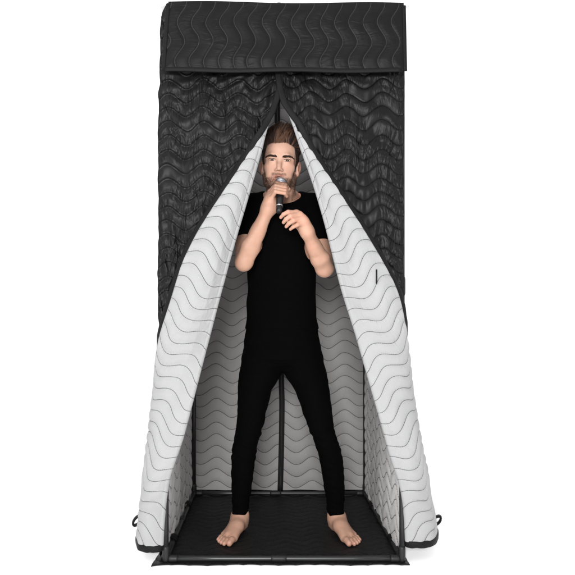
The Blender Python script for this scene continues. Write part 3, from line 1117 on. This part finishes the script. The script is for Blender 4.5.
# the palm lies along the left of the handle and runs down to the wrist
for i, a0 in enumerate(mcps):
    BODY.cone(a0 - m2 * .004, lerp(WRL, a0, .15) - m2 * (.004) + m1 * .006 * (i - 1), .0125, .0165, k=.012)
BODY.cone(WRL, lerp(WRL, mcps[1], .5) + m1 * .004, .027, .026, k=.02)
tb0 = lerp(WRL, MG + mic_ax * .075, .45) - m2 * .018 + m1 * .004
tb1 = mp(.050, 262, .036)
tb2 = mp(.024, 308, .034)
tb3 = mp(.020, 345, .033)
BODY.cone(WRL - m2 * .004, tb0, .022, .020, k=.015)
BODY.cone(tb0, tb1, .019, .0135, k=.01)
BODY.cone(tb1, tb2, .0120, .0108, k=.003)
BODY.cone(tb2, tb3, .0108, .0092, k=.003)

# left hand (on the viewer's right) hanging half open before the chest
hand = [
    [(296.5, 213.0, -0.004), (288.2, 212.2, -0.024), (283.6, 214.4, -0.020), (280.9, 217.4, -0.010), .0090],
    [(299.8, 214.6, -0.010), (290.4, 216.0, -0.034), (286.0, 219.2, -0.028), (283.6, 222.4, -0.016), .0092],
    [(302.5, 217.8, -0.013), (293.4, 220.4, -0.036), (288.9, 223.4, -0.028), (286.2, 226.6, -0.016), .0088],
    [(304.8, 221.6, -0.012), (297.4, 224.8, -0.030), (293.0, 227.0, -0.022), (290.4, 229.2, -0.012), .0078],
]
for i, (p0, p1_, p2_, p3_, r) in enumerate(hand):
    a0, a1, a2, a3 = W(*p0), W(*p1_), W(*p2_), W(*p3_)
    BODY.cone(a0, a1, r * 1.12, r * 1.0, k=.004)
    BODY.cone(a1, a2, r * 1.0, r * .9, k=.003)
    BODY.cone(a2, a3, r * .9, r * .76, k=.003)
    nm = a3 - a2
    NAILS.append((a3 + np.array([0, -.6, .5]) * r * .75, r * .62))
    BODY.cone(lerp(WRR, a0, .12) + np.array([.003 * (i - 1.5), 0, 0]), a0, .0155, .0118, k=.010)
BODY.cone(WRR, lerp(WRR, W(299.8, 214.6, -.010), .55), .0255, .022, k=.02)
h0, h1, h2, h3 = W(303.5, 227.5, .026), W(297.5, 224.5, .026), W(291.5, 221.0, .016), W(286.6, 219.2, .008)
BODY.cone(WRR + [0, .006, 0], h1, .021, .0145, k=.012)
BODY.cone(h1, h2, .0135, .0108, k=.006)
BODY.cone(h2, h3, .0108, .0086, k=.003)

bv, bq = BODY.mesh()


def relax(v, q, wgt, it):
    e = np.concatenate([q[:, [0, 1]], q[:, [1, 2]], q[:, [2, 3]], q[:, [3, 0]]])
    deg = np.bincount(e[:, 0], minlength=len(v)) + np.bincount(e[:, 1], minlength=len(v))
    for _ in range(it):
        a = np.stack([np.bincount(e[:, 0], weights=v[e[:, 1], i], minlength=len(v)) + np.bincount(e[:, 1], weights=v[e[:, 0], i], minlength=len(v)) for i in range(3)], 1)
        v = v + (a / deg[:, None] - v) * wgt[:, None]
    return v


l_ = hl_(bv)
inh = (l_[:, 2] > -.125) & (np.abs(l_[:, 0]) < .072) & (bv[:, 2] > HO[2] - .14)
feat = np.exp(-((np.abs(l_[:, 0]) - .031) / .017) ** 2 - ((l_[:, 2] + .001) / .010) ** 2) + np.exp(-(l_[:, 0] / .020) ** 2 - ((l_[:, 2] + .055) / .022) ** 2)
wg = np.where(inh, .62 * (1 - np.clip(feat * 1.3, 0, 1)), 0)
bv = relax(bv, bq, wg, 14)
bv = relax(bv, bq, np.full(len(bv), .35), 1)

# ---- skin colour of each point (lips, stubble, brows' skin, nails: colours the skin itself has)
def sst(x, a, b_):
    t_ = np.clip((x - a) / (b_ - a), 0, 1)
    return t_ * t_ * (3 - 2 * t_)


SKIN = np.array([.660, .425, .325])
BODYSKIN = np.array([.465, .285, .208])
hb = np.clip((bv[:, 2] - (HO[2] - .150)) / .05, 0, 1) 
lh_ = hl_(bv)
hb = hb * (1 - (lh_[:, 2] < -.072) * (lh_[:, 1] < -.112)) * (1 - (np.linalg.norm(bv - MG, axis=1) < .11) * (lh_[:, 1] < -.122))
col = BODYSKIN * (1 - hb[:, None]) + SKIN * hb[:, None]


def tint(mask, c):
    global col
    col = col * (1 - mask[:, None]) + np.asarray(c) * mask[:, None]


near = (bv[:, 2] > HO[2] - .16)
loc = hl_(bv)
x, y, z = loc.T
hm = near & (np.abs(x) < .11)
# blush of cheeks, nose, ears
tint(hm * .16 * np.exp(-(((np.abs(x) - .040) / .020) ** 2 + ((z + .035) / .018) ** 2)), (.58, .25, .19))
tint(hm * .10 * np.exp(-((x / .014) ** 2 + ((z + .040) / .014) ** 2)) * (y < -.095), (.58, .25, .19))
tint(hm * .40 * sst(np.abs(x), .073, .080) * (y > -.03) * (z < .03), (.62, .22, .16))
# stubble
fine = np.array([mnoise.noise(tuple(p * 260)) for p in bv[hm]])
jaw = sst(-z - .10 * np.clip(np.abs(x) - .045, -.05, 0) * 0, .060, .086) * (y < .012) * sst(z, -.124, -.108)
side_ = .85 * sst(np.abs(x), .050, .062) * sst(-z, .026, .055) * (y < .008) * (y > -.055)
mous = np.exp(-((z + .0585) / .0055) ** 2) * (np.abs(x) < .030) * (y < -.078)
st = np.clip(np.maximum(np.maximum(jaw, side_), mous), 0, 1) * hm
st[hm] *= np.clip(.72 + .5 * fine, .2, 1)
tint(st * .74, (.125, .066, .042))
# lips
lipc = np.where(z > -.0718, .0645 + .0 * x, .0800)
lw = np.clip(1 - (np.abs(x) / .0235) ** 2, 0, 1)
lip = hm * (y < -.078) * (np.abs(x) < .0235) * ((z < -.0600 - .004 * (np.abs(x) / .02)) & (z > -.0862)) * sst(lw, .0, .25)
tint(lip * .7, (.47, .20, .155))
inner_m = hm * (y > -.0985) * (y < -.07) * (np.abs(x) < .0155) * (np.abs(z + .0718) < .0030)
tint(inner_m * .9, (.06, .02, .018))
# lash lines, eye slit
ex = np.abs(x) - .031
lash = hm * (y < -.07) * np.exp(-(((z - .0018 + .0000) - .0026 * (1 - (ex / .013) ** 2)) / .0016) ** 2) * (np.abs(ex) < .0150)
tint(np.clip(lash * .8, 0, 1), (.035, .020, .015))
# scalp under the hair
def hairline(x_, y_):
    ax = np.abs(x_)
    front = .068 - .006 * (ax / .05) ** 4 + .002 * np.sin(x_ * 90)
    side_l = np.interp(y_, [-.090, -.055, -.040, -.022, -.012, .010, .030, .095], [.080, .060, .045, .004, -.008, .022, -.040, -.070])
    tem = np.interp(ax, [.053, .060, .068], [.075, .040, -.004])
    return np.minimum(np.where(y_ < -.052, front, np.minimum(side_l, .07)), np.where(y_ < .0, tem, .2))


scalp = hm * sst(z - hairline(x, y), -.003, .004) * (np.abs(x) < .0765)
tint(scalp * .85, (.060, .030, .018))
# nails
for p, r in NAILS:
    dd = np.linalg.norm(bv - p, axis=1)
    tint(.45 * (1 - sst(dd, r * .7, r * 1.1)), (.70, .42, .36))
# knuckles, elbows, toes a little redder
for p in mcps + [W(*h[0]) for h in hand] + [W(*h[1]) for h in hand] + [ELL, ELR]:
    dd = np.linalg.norm(bv - p, axis=1)
    tint(.22 * np.exp(-(dd / .016) ** 2), (.60, .27, .20))
tint(.30 * sst(-bv[:, 2], -.03, -.012), (.60, .28, .21))
blot = np.array([mnoise.noise(tuple(q_ * 22)) + .6 * mnoise.noise(tuple(q_ * 60)) for q_ in bv[bv[:, 1] < HO[1] + .02]])
bm = np.zeros(len(bv))
bm[bv[:, 1] < HO[1] + .02] = np.clip(blot, -1, 1)
tint(np.clip(bm, 0, 1) * .22, (.56, .27, .19))
tint(np.clip(-bm, 0, 1) * .14, (.60, .42, .31))

ms, nt, b = new_mat("skin")
at = nd(nt, "ShaderNodeVertexColor", layer_name="Col")
tc = nd(nt, "ShaderNodeTexCoord")
n1_ = nd(nt, "ShaderNodeTexNoise")
n1_.inputs["Scale"].default_value = 55
n1_.inputs["Detail"].default_value = 5
nt.links.new(tc.outputs["Object"], n1_.inputs["Vector"])
mm = nd(nt, "ShaderNodeMix", data_type='RGBA', blend_type='MULTIPLY')
nt.links.new(mth(nt, 'MULTIPLY', n1_.outputs["Fac"], .6), mm.inputs[0])
nt.links.new(at.outputs[0], mm.inputs[6])
mm.inputs[7].default_value = (1.0, .80, .72, 1)
nt.links.new(mm.outputs[2], b.inputs["Base Color"])
b.inputs["Roughness"].default_value = .48
b.inputs["Specular IOR Level"].default_value = .28
b.inputs["Subsurface Weight"].default_value = .12
b.inputs["Subsurface Radius"].default_value = (.010, .004, .002)
b.inputs["Subsurface Scale"].default_value = .6
n2_ = nd(nt, "ShaderNodeTexNoise")
n2_.inputs["Scale"].default_value = 450
n2_.inputs["Detail"].default_value = 2
nt.links.new(tc.outputs["Object"], n2_.inputs["Vector"])
bp = nd(nt, "ShaderNodeBump")
bp.inputs["Distance"].default_value = .0008
bp.inputs["Strength"].default_value = .8
n3_ = nd(nt, "ShaderNodeTexNoise")
n3_.inputs["Scale"].default_value = 70
n3_.inputs["Detail"].default_value = 3
nt.links.new(tc.outputs["Object"], n3_.inputs["Vector"])
nt.links.new(mth(nt, 'ADD', n2_.outputs["Fac"], mth(nt, 'MULTIPLY', n3_.outputs["Fac"], 1.6)), bp.inputs["Height"])
nt.links.new(bp.outputs[0], b.inputs["Normal"])

person = link("person", mesh_np("person", bv, bq, col=col), ms)
person["label"] = "barefoot man in black t-shirt and slim black trousers singing into a microphone inside the booth"
person["category"] = "person"

M_lash = plain_mat("dark_lashes", (.022, .012, .008), rough=.6, spec=.2)
# ---- eyes
for sx in (-1, 1):
    c = hw_((sx * .031, -.0754, -.0014))
    gaze = HR @ np.array([sx * -.03 + .14, -1.0, -.02])
    gaze /= np.linalg.norm(gaze)
    mb = MB()
    prof = [(math.cos(a) * .0128, math.sin(a) * .0128) for a in np.linspace(0, math.pi, 26)]
    mb.lathe(c, gaze, prof, n=32)
    ev_ = np.vstack(mb.v)
    ea = np.degrees(np.arccos(np.clip((ev_ - c) @ gaze / .0128, -1, 1)))
    ec = np.where(ea[:, None] < 11, (.006, .005, .005), np.where(ea[:, None] < 33, (.035, .022, .014), (.22, .205, .195)))
    link("eye", mesh_np("eye", ev_, np.vstack(mb.q), col=ec), EYEM, person)

# ---- clothes
SH = Field([-.34, .02, .82], [.36, .47, 1.55], .0036)
torso(SH, .0085)
for sh in (SHL, SHR):
    SH.cone(W(281.5, 201, .265), sh + [0, 0, .008], .054, .055, k=.03)
SH.ell(W(281.5, 232, .178), (.122, .052, .085), k=.03)
upper_arms(SH, .012, .60)
for sh, el, sx in ((SHL, ELL, 1), (SHR, ELR, -1)):
    SH.ell(lerp(sh, el, .40) + [sx * .045, .0, .0], (.050, .055, .055), k=.03)


def ripple(fld, amp, sc, seed):
    pass


# hem of the shirt, sleeve ends, neck hole
hem_z = ZY(329, YB)
SH.put(lambda x_, y_, z_: (z_ - hem_z) + 0 * x_ + 0 * y_, [-.4, 0, .7], [.4, .6, hem_z], .004, 'cut')
for sh, el in ((SHL, ELL), (SHR, ELR)):
    d_ = (el - sh) / np.linalg.norm(el - sh)
    p_ = lerp(sh, el, .60)
    lo = np.minimum(p_, p_ + d_ * .1) - .05
    hi = np.maximum(p_, p_ + d_ * .1) + .05

    def fn(x_, y_, z_, d_=d_, p_=p_):
        al = (x_ - p_[0]) * d_[0] + (y_ - p_[1]) * d_[1] + (z_ - p_[2]) * d_[2]
        r2 = (x_ - p_[0]) ** 2 + (y_ - p_[1]) ** 2 + (z_ - p_[2]) ** 2 - al * al
        return np.maximum(np.maximum(-al, al - .1), np.sqrt(np.maximum(r2, 0)) - .068)
    SH.put(fn, lo, hi, .003, 'cut')
SH.ell(W(282.0, 193.5, .225), (.080, .095, .062), .006, 'cut')
sv, sq = SH.mesh()
wrk = np.array([mnoise.noise((p[0] * 11 + p[2] * 5, p[1] * 9, p[2] * 16)) for p in sv])
shirt_me = mesh_np("t_shirt", sv, sq)
nn_ = np.empty(len(sv) * 3, np.float32)
shirt_me.vertices.foreach_get("normal", nn_)
sv = sv + nn_.reshape(-1, 3) * (wrk * .0045)[:, None]
shirt_me.vertices.foreach_set("co", sv.astype(np.float32).ravel())
shirt = link("t_shirt", shirt_me, M_cloth, person)

TR = Field([-.30, .12, .06], [.32, .50, .96], .0036)
rows_t = [(r_) for r_ in ()]
torso_zhi = ZY(322, YB)
TR.put(lambda x_, y_, z_: 0 * x_ + 0 * y_ + 0 * z_ + 1, [0, 0, 0], [0, 0, 0], .01)
torso(TR, .0055)
legs(TR, .0062)
TR.put(lambda x_, y_, z_: (torso_zhi - z_) + 0 * x_ + 0 * y_, [-.4, 0, torso_zhi], [.4, .6, 1.6], .003, 'cut')
cuff = ZY(515.5, .345)
TR.put(lambda x_, y_, z_: (z_ - cuff) + 0 * x_ + 0 * y_, [-.4, 0, -.1], [.4, .6, cuff], .003, 'cut')
tv, tq = TR.mesh()
tr_me = mesh_np("trousers", tv, tq)
nn_ = np.empty(len(tv) * 3, np.float32)
tr_me.vertices.foreach_get("normal", nn_)
kne = .2 + 1.1 * np.exp(-((tv[:, 2] - ZY(440, .3)) / .09) ** 2) + .9 * np.exp(-((tv[:, 2] - ZY(505, .34)) / .05) ** 2) + .35
wrk = np.array([mnoise.noise((p[0] * 8, p[1] * 8, p[2] * 44 + p[0] * 12)) for p in tv]) * kne
tv = tv + nn_.reshape(-1, 3) * (wrk * .0042)[:, None]
tr_me.vertices.foreach_set("co", tv.astype(np.float32).ravel())
link("trousers", tr_me, M_denim, person)

# ---- hair: strands on a soft core
def strands(name, roots, dirs_fn, length, nseg, rad, mat, parent, colv=None, extra=None):
    """roots (n,3) world; dirs_fn(t, P) -> direction per step ; three-sided tapering strands in one mesh"""
    n = len(roots)
    pts = np.zeros((n, nseg + 1, 3))
    pts[:, 0] = roots
    for k in range(nseg):
        d = dirs_fn(k / nseg)
        d = d / (np.linalg.norm(d, axis=1, keepdims=True) + 1e-9)
        pts[:, k + 1] = pts[:, k] + d * (length / nseg)[:, None]
    T = np.gradient(pts, axis=1)
    T /= np.linalg.norm(T, axis=2, keepdims=True) + 1e-9
    A_ = np.cross(T, np.array([.3, .2, .9]))
    A_ /= np.linalg.norm(A_, axis=2, keepdims=True) + 1e-9
    B_ = np.cross(T, A_)
    rr = rad[:, None] * np.linspace(1, .25, nseg + 1)[None, :] ** .8
    V = np.stack([pts + (A_ * math.cos(a) + B_ * math.sin(a)) * rr[..., None] for a in (0, 2.094, 4.189)], 2)
    q = []
    base = (np.arange(n) * (nseg + 1) * 3)[:, None, None]
    k = np.arange(nseg)[None, :, None] * 3
    j = np.arange(3)[None, None, :]
    jn = (j + 1) % 3
    q = np.stack([base + k + j, base + k + jn, base + k + 3 + jn, base + k + 3 + j], -1).reshape(-1, 4)
    v = V.reshape(-1, 3)
    c = np.repeat(colv, (nseg + 1) * 3, 0) if colv is not None else None
    if extra is not None:
        ev, eq, ec = extra
        q = np.vstack([q, eq + len(v)])
        v = np.vstack([v, ev])
        c = np.vstack([c, np.tile(ec, (len(ev), 1))])
    return link(name, mesh_np(name, v, q, col=c), mat, parent)


mh, nt, b = new_mat("brown_hair")
at = nd(nt, "ShaderNodeVertexColor", layer_name="Col")
nt.links.new(at.outputs[0], b.inputs["Base Color"])
b.inputs["Roughness"].default_value = .36
b.inputs["Specular IOR Level"].default_value = .4

# roots over the scalp
N = 20000
th = RNG.uniform(0, 2 * math.pi, N)
cz = RNG.uniform(-.55, 1, N)
dl = np.stack([np.sqrt(1 - cz ** 2) * np.cos(th), np.sqrt(1 - cz ** 2) * np.sin(th), cz], -1)
pl = np.array([0, .008, .035]) + dl * np.array([.0735, .094, .082])
# settle on the skin
Pw = HO + pl @ HR.T
for _ in range(4):
    g_ = BODY.grad(Pw)
    Pw = Pw - g_ * BODY.sample(Pw)[:, None]
pl = hl_(Pw)
keep = (pl[:, 2] > hairline(pl[:, 0], pl[:, 1]) + RNG.uniform(-.002, .003, N)) & (np.abs(BODY.sample(Pw)) < .002) & (np.abs(pl[:, 0]) < .0775)
Pw, pl = Pw[keep], pl[keep]
nl = BODY.grad(Pw) @ HR
top = sst(pl[:, 2], .046, .076) * sst(-pl[:, 1], -.070, .0)
n_ = len(pl)
ncl = 260
cl = RNG.integers(0, n_, ncl)
lab = np.argmin(((pl[:, None, :] - pl[None, cl, :]) ** 2).sum(-1), 1)
cv = RNG.normal(0, 1, (ncl, 3))[lab]
jit = RNG.normal(0, 1, (n_, 3))
length = .0095 + .0015 * RNG.uniform(-1, 1, n_) + top * (.040 + .006 * cv[:, 0] + .004 * jit[:, 0]) * (.75 + .45 * sst(-pl[:, 1], -.02, .07))
sideflow = np.stack([np.sign(pl[:, 0]) * .10, .35 + 0 * pl[:, 0], -.9 + 0 * pl[:, 0]], -1)


def flow(t_):
    a = nl * (.62 - .25 * t_) + np.array([.0, -.06, .85]) + cv * .17 + jit * .05
    bend = np.array([.45, .55, -.16]) * (t_ ** 1.4) * 1.3
    topd = a + bend
    sd = nl * .38 + sideflow * .9 + cv * .08 + jit * .08
    return (topd * top[:, None] + sd * (1 - top[:, None])) @ HR.T


hc = np.array([.048, .023, .0145]) * (1 + .35 * cv[:, :1] * .5 + .3 * jit[:, :1] * .5)
hc = hc * (1 - .35 * (1 - top[:, None])) * np.clip(1 + .45 * cv[:, 1:2], .35, 2)
painted_hl = (RNG.uniform(0, 1, n_) < np.where(cv[:, 1] > .35, .6, .05)) & (top > .2)  # paler strands paint highlights into the top locks
hc[painted_hl] = np.array([.20, .100, .058]) * (1 + .2 * jit[painted_hl, :1])
hc = np.clip(hc, .008, .4)
CORE = Field(HO - [.10, .12, .02], HO + [.10, .12, .18], .003)
CORE.ell(hw_((0, .010, .038)), (.0750, .0945, .0840), .01, 'add', HR.T)
CORE.ell(hw_((.004, -.036, .092)), (.050, .042, .026), .03, 'add', HR.T)


def hl_cut(x_, y_, z_):
    X_, Y_, Z_ = np.broadcast_arrays(x_, y_, z_)
    p_ = hl_(np.stack([X_, Y_, Z_], -1).reshape(-1, 3))
    return (p_[:, 2] - hairline(p_[:, 0], p_[:, 1]) - .003).reshape(X_.shape)


CORE.put(hl_cut, HO - [.1, .12, .02], HO + [.1, .12, .18], .004, 'cut')
cv_, cq_ = CORE.mesh()
strands("hair", Pw - BODY.grad(Pw) * .0005, flow, length, 7, .00062 + .00025 * RNG.uniform(0, 1, n_), mh, person, colv=hc,
        extra=(cv_, cq_, np.array([.030, .0145, .0085])))

# eyebrows
def front_hit(xl, zl):
    """the skin point seen from the front at local (x, z)"""
    P_ = HO + np.stack([xl, np.full_like(xl, -.13), zl], -1) @ HR.T
    dirn = HR @ np.array([0, 1.0, 0])
    for _ in range(60):
        P_ = P_ + dirn * np.clip(BODY.sample(P_), -.002, .006)[:, None]
    return P_


for sx in (-1, 1):
    nb = 380
    t_ = RNG.uniform(0, 1, nb)
    xl = .0105 + t_ * .0435
    mid_ = np.interp(xl, [.0105, .020, .036, .047, .054], [.0100, .0118, .0142, .0135, .0092])
    thick = np.interp(t_, [0, .15, .6, 1], [.0027, .0036, .0030, .0010])
    zl = mid_ + RNG.uniform(-1, 1, nb) * thick
    P_ = front_hit(sx * xl, zl)
    nl_ = BODY.grad(P_)
    dirb = np.stack([sx * (.9 + 0 * t_), 0 * t_ - .1, np.interp(t_, [0, .3, .65, 1], [.75, .35, .05, -.35])], -1) @ HR.T
    jb = RNG.normal(0, .12, (nb, 3))
    strands("eyebrow", P_, lambda q_: dirb + nl_ * (.35 - .35 * q_) + jb, np.full(nb, .0075), 3, np.full(nb, .00042), mh, person,
            colv=np.tile([.040, .020, .012], (nb, 1)) * (1 + .2 * RNG.normal(0, 1, (nb, 1))))

# lash lines along the lid edges
for sx in (-1, 1):
    for zc, bow, rl, nm in ((.0008, .0032, .00105, 'upper'), (-.0040, -.0012, .00050, 'lower')):
        k_ = np.linspace(-1, 1, 21)
        xl = sx * .031 + .0135 * k_
        zl = zc + bow * (1 - k_ ** 2) - .0004 * k_ * sx * -1
        hit = front_hit(xl, zl)
        hit = gsm(hit, 2) + (HR @ np.array([0, -.0004, 0]))
        mb = MB()
        mb.sweep(hit, rl * (1 - .6 * k_ ** 4), rl * (1 - .6 * k_ ** 4), n=6, up=HR @ np.array([0, 0, 1.0]))
        mb.build("eyelashes", M_lash, person)

# beard stubble
cand = np.flatnonzero(st > .25)
pick = RNG.choice(cand, min(9500, len(cand) * 3), replace=True)
P_ = bv[pick] + RNG.normal(0, .0012, (len(pick), 3))
for _ in range(3):
    P_ = P_ - BODY.grad(P_) * BODY.sample(P_)[:, None]
gb = BODY.grad(P_)
dn = HR @ np.array([0, -.2, -1.0])
jb = RNG.normal(0, .25, (len(pick), 3))
strands("beard", P_, lambda q_: gb * .5 + dn * .8 + jb, RNG.uniform(.0018, .0038, len(pick)), 2, np.full(len(pick), .00028), mh, person,
        colv=np.tile([.050, .024, .014], (len(pick), 1)) * (1 + .3 * np.clip(RNG.normal(0, 1, (len(pick), 1)), -1, 1)))

# ================================================================== MICROPHONE
mic = bpy.data.objects.new("microphone", None)
C.objects.link(mic)
mic.location = MBt
mic["label"] = "black handheld microphone with a silver mesh head, held up to the man's mouth"
mic["category"] = "microphone"
def mic_part(name, prof, mat, n=28, mb=None):
    mb = mb or MB()
    mb.lathe(MG - MBt, mic_ax, prof, n)
    return mb.build(name, mat, mic)


RG = .0245
mic_part("grille", [(-math.cos(a) * RG, math.sin(a) * RG + .0001) for a in np.linspace(0, math.radians(148), 22)], M_grille)
mic_part("grille_band", [(-.0035, RG * .985), (-.0035, RG * 1.04), (.0035, RG * 1.04), (.0035, RG * .98)], M_silver)
mic_part("collar", [(.019, .0175), (.020, .0190), (.031, .0182), (.033, .0160)], M_silver)
mic_part("handle", [(.031, .0150), (.034, .0168), (.060, .0160), (mic_len - .035, .0135), (mic_len - .034, .0128)], M_handle)
mic_part("ring", [(mic_len - .0345, .0125), (mic_len - .0345, .0141), (mic_len - .0285, .0141), (mic_len - .0285, .0120)], M_silver)
mic_part("end_cap", [(mic_len - .0288, .0120), (mic_len - .028, .0132), (mic_len - .006, .0124), (mic_len - .001, .0108), (mic_len, .0088), (mic_len, .0001)], M_handle)


# ================================================================== FLOOR, LIGHT
m, nt, b = new_mat("white_studio_floor")
tc = nd(nt, "ShaderNodeTexCoord")
nz = nd(nt, "ShaderNodeTexNoise")
nz.inputs["Scale"].default_value = 3
nt.links.new(tc.outputs["Object"], nz.inputs["Vector"])
nt.links.new(mixc(nt, nz.outputs["Fac"], (.90, .90, .90), (.915, .915, .915)), b.inputs["Base Color"])
b.inputs["Roughness"].default_value = .7
b.inputs["Specular IOR Level"].default_value = .2
mb = MB()
mb.box((-60, -30, -.2), (60, 120, 0))
fl = mb.build("floor", m, smooth=False)
fl["kind"] = "structure"

w = bpy.data.worlds.new("World")
scene.world = w
w.use_nodes = True
nt = w.node_tree
bg = nt.nodes["Background"]
# white surround with an added dim cone in front, lowering the frontal fill
tcw = nd(nt, "ShaderNodeTexCoord")
vm = nd(nt, "ShaderNodeVectorMath", operation='DOT_PRODUCT')
nt.links.new(tcw.outputs["Generated"], vm.inputs[0])
vm.inputs[1].default_value = (0, -.995, .10)
mr = nd(nt, "ShaderNodeMapRange", interpolation_type='SMOOTHSTEP')
nt.links.new(vm.outputs["Value"], mr.inputs[0])
mr.inputs[1].default_value = .35
mr.inputs[2].default_value = .82
mr.inputs[3].default_value = 1.45
mr.inputs[4].default_value = .42
nt.links.new(mr.outputs[0], bg.inputs[1])
bg.inputs[0].default_value = (1, 1, 1, 1)


def area(name, loc, target, size, energy, col=(1, 1, 1)):
    l = bpy.data.lights.new(name, 'AREA')
    l.shape = 'RECTANGLE'
    l.size, l.size_y = size
    l.energy = energy
    l.color = col
    o = bpy.data.objects.new(name, l)
    C.objects.link(o)
    o.location = loc
    from mathutils import Vector
    o.rotation_euler = (Vector(target) - Vector(loc)).to_track_quat('-Z', 'Y').to_euler()
    return o


area("studio_key_softbox", (-.45, -5.2, 1.75), (0, 0.2, 1.2), (1.2, 1.2), 280)
area("studio_top_softbox", (-2.2, -3.0, 3.2), (0, 0.2, 1.0), (1.0, 1.6), 25)

scene.view_settings.view_transform = 'Standard'
scene.view_settings.look = 'None'
scene.view_settings.exposure = 0
scene.view_settings.gamma = 1
scene.cycles.use_denoising = True
scene.cycles.max_bounces = 8
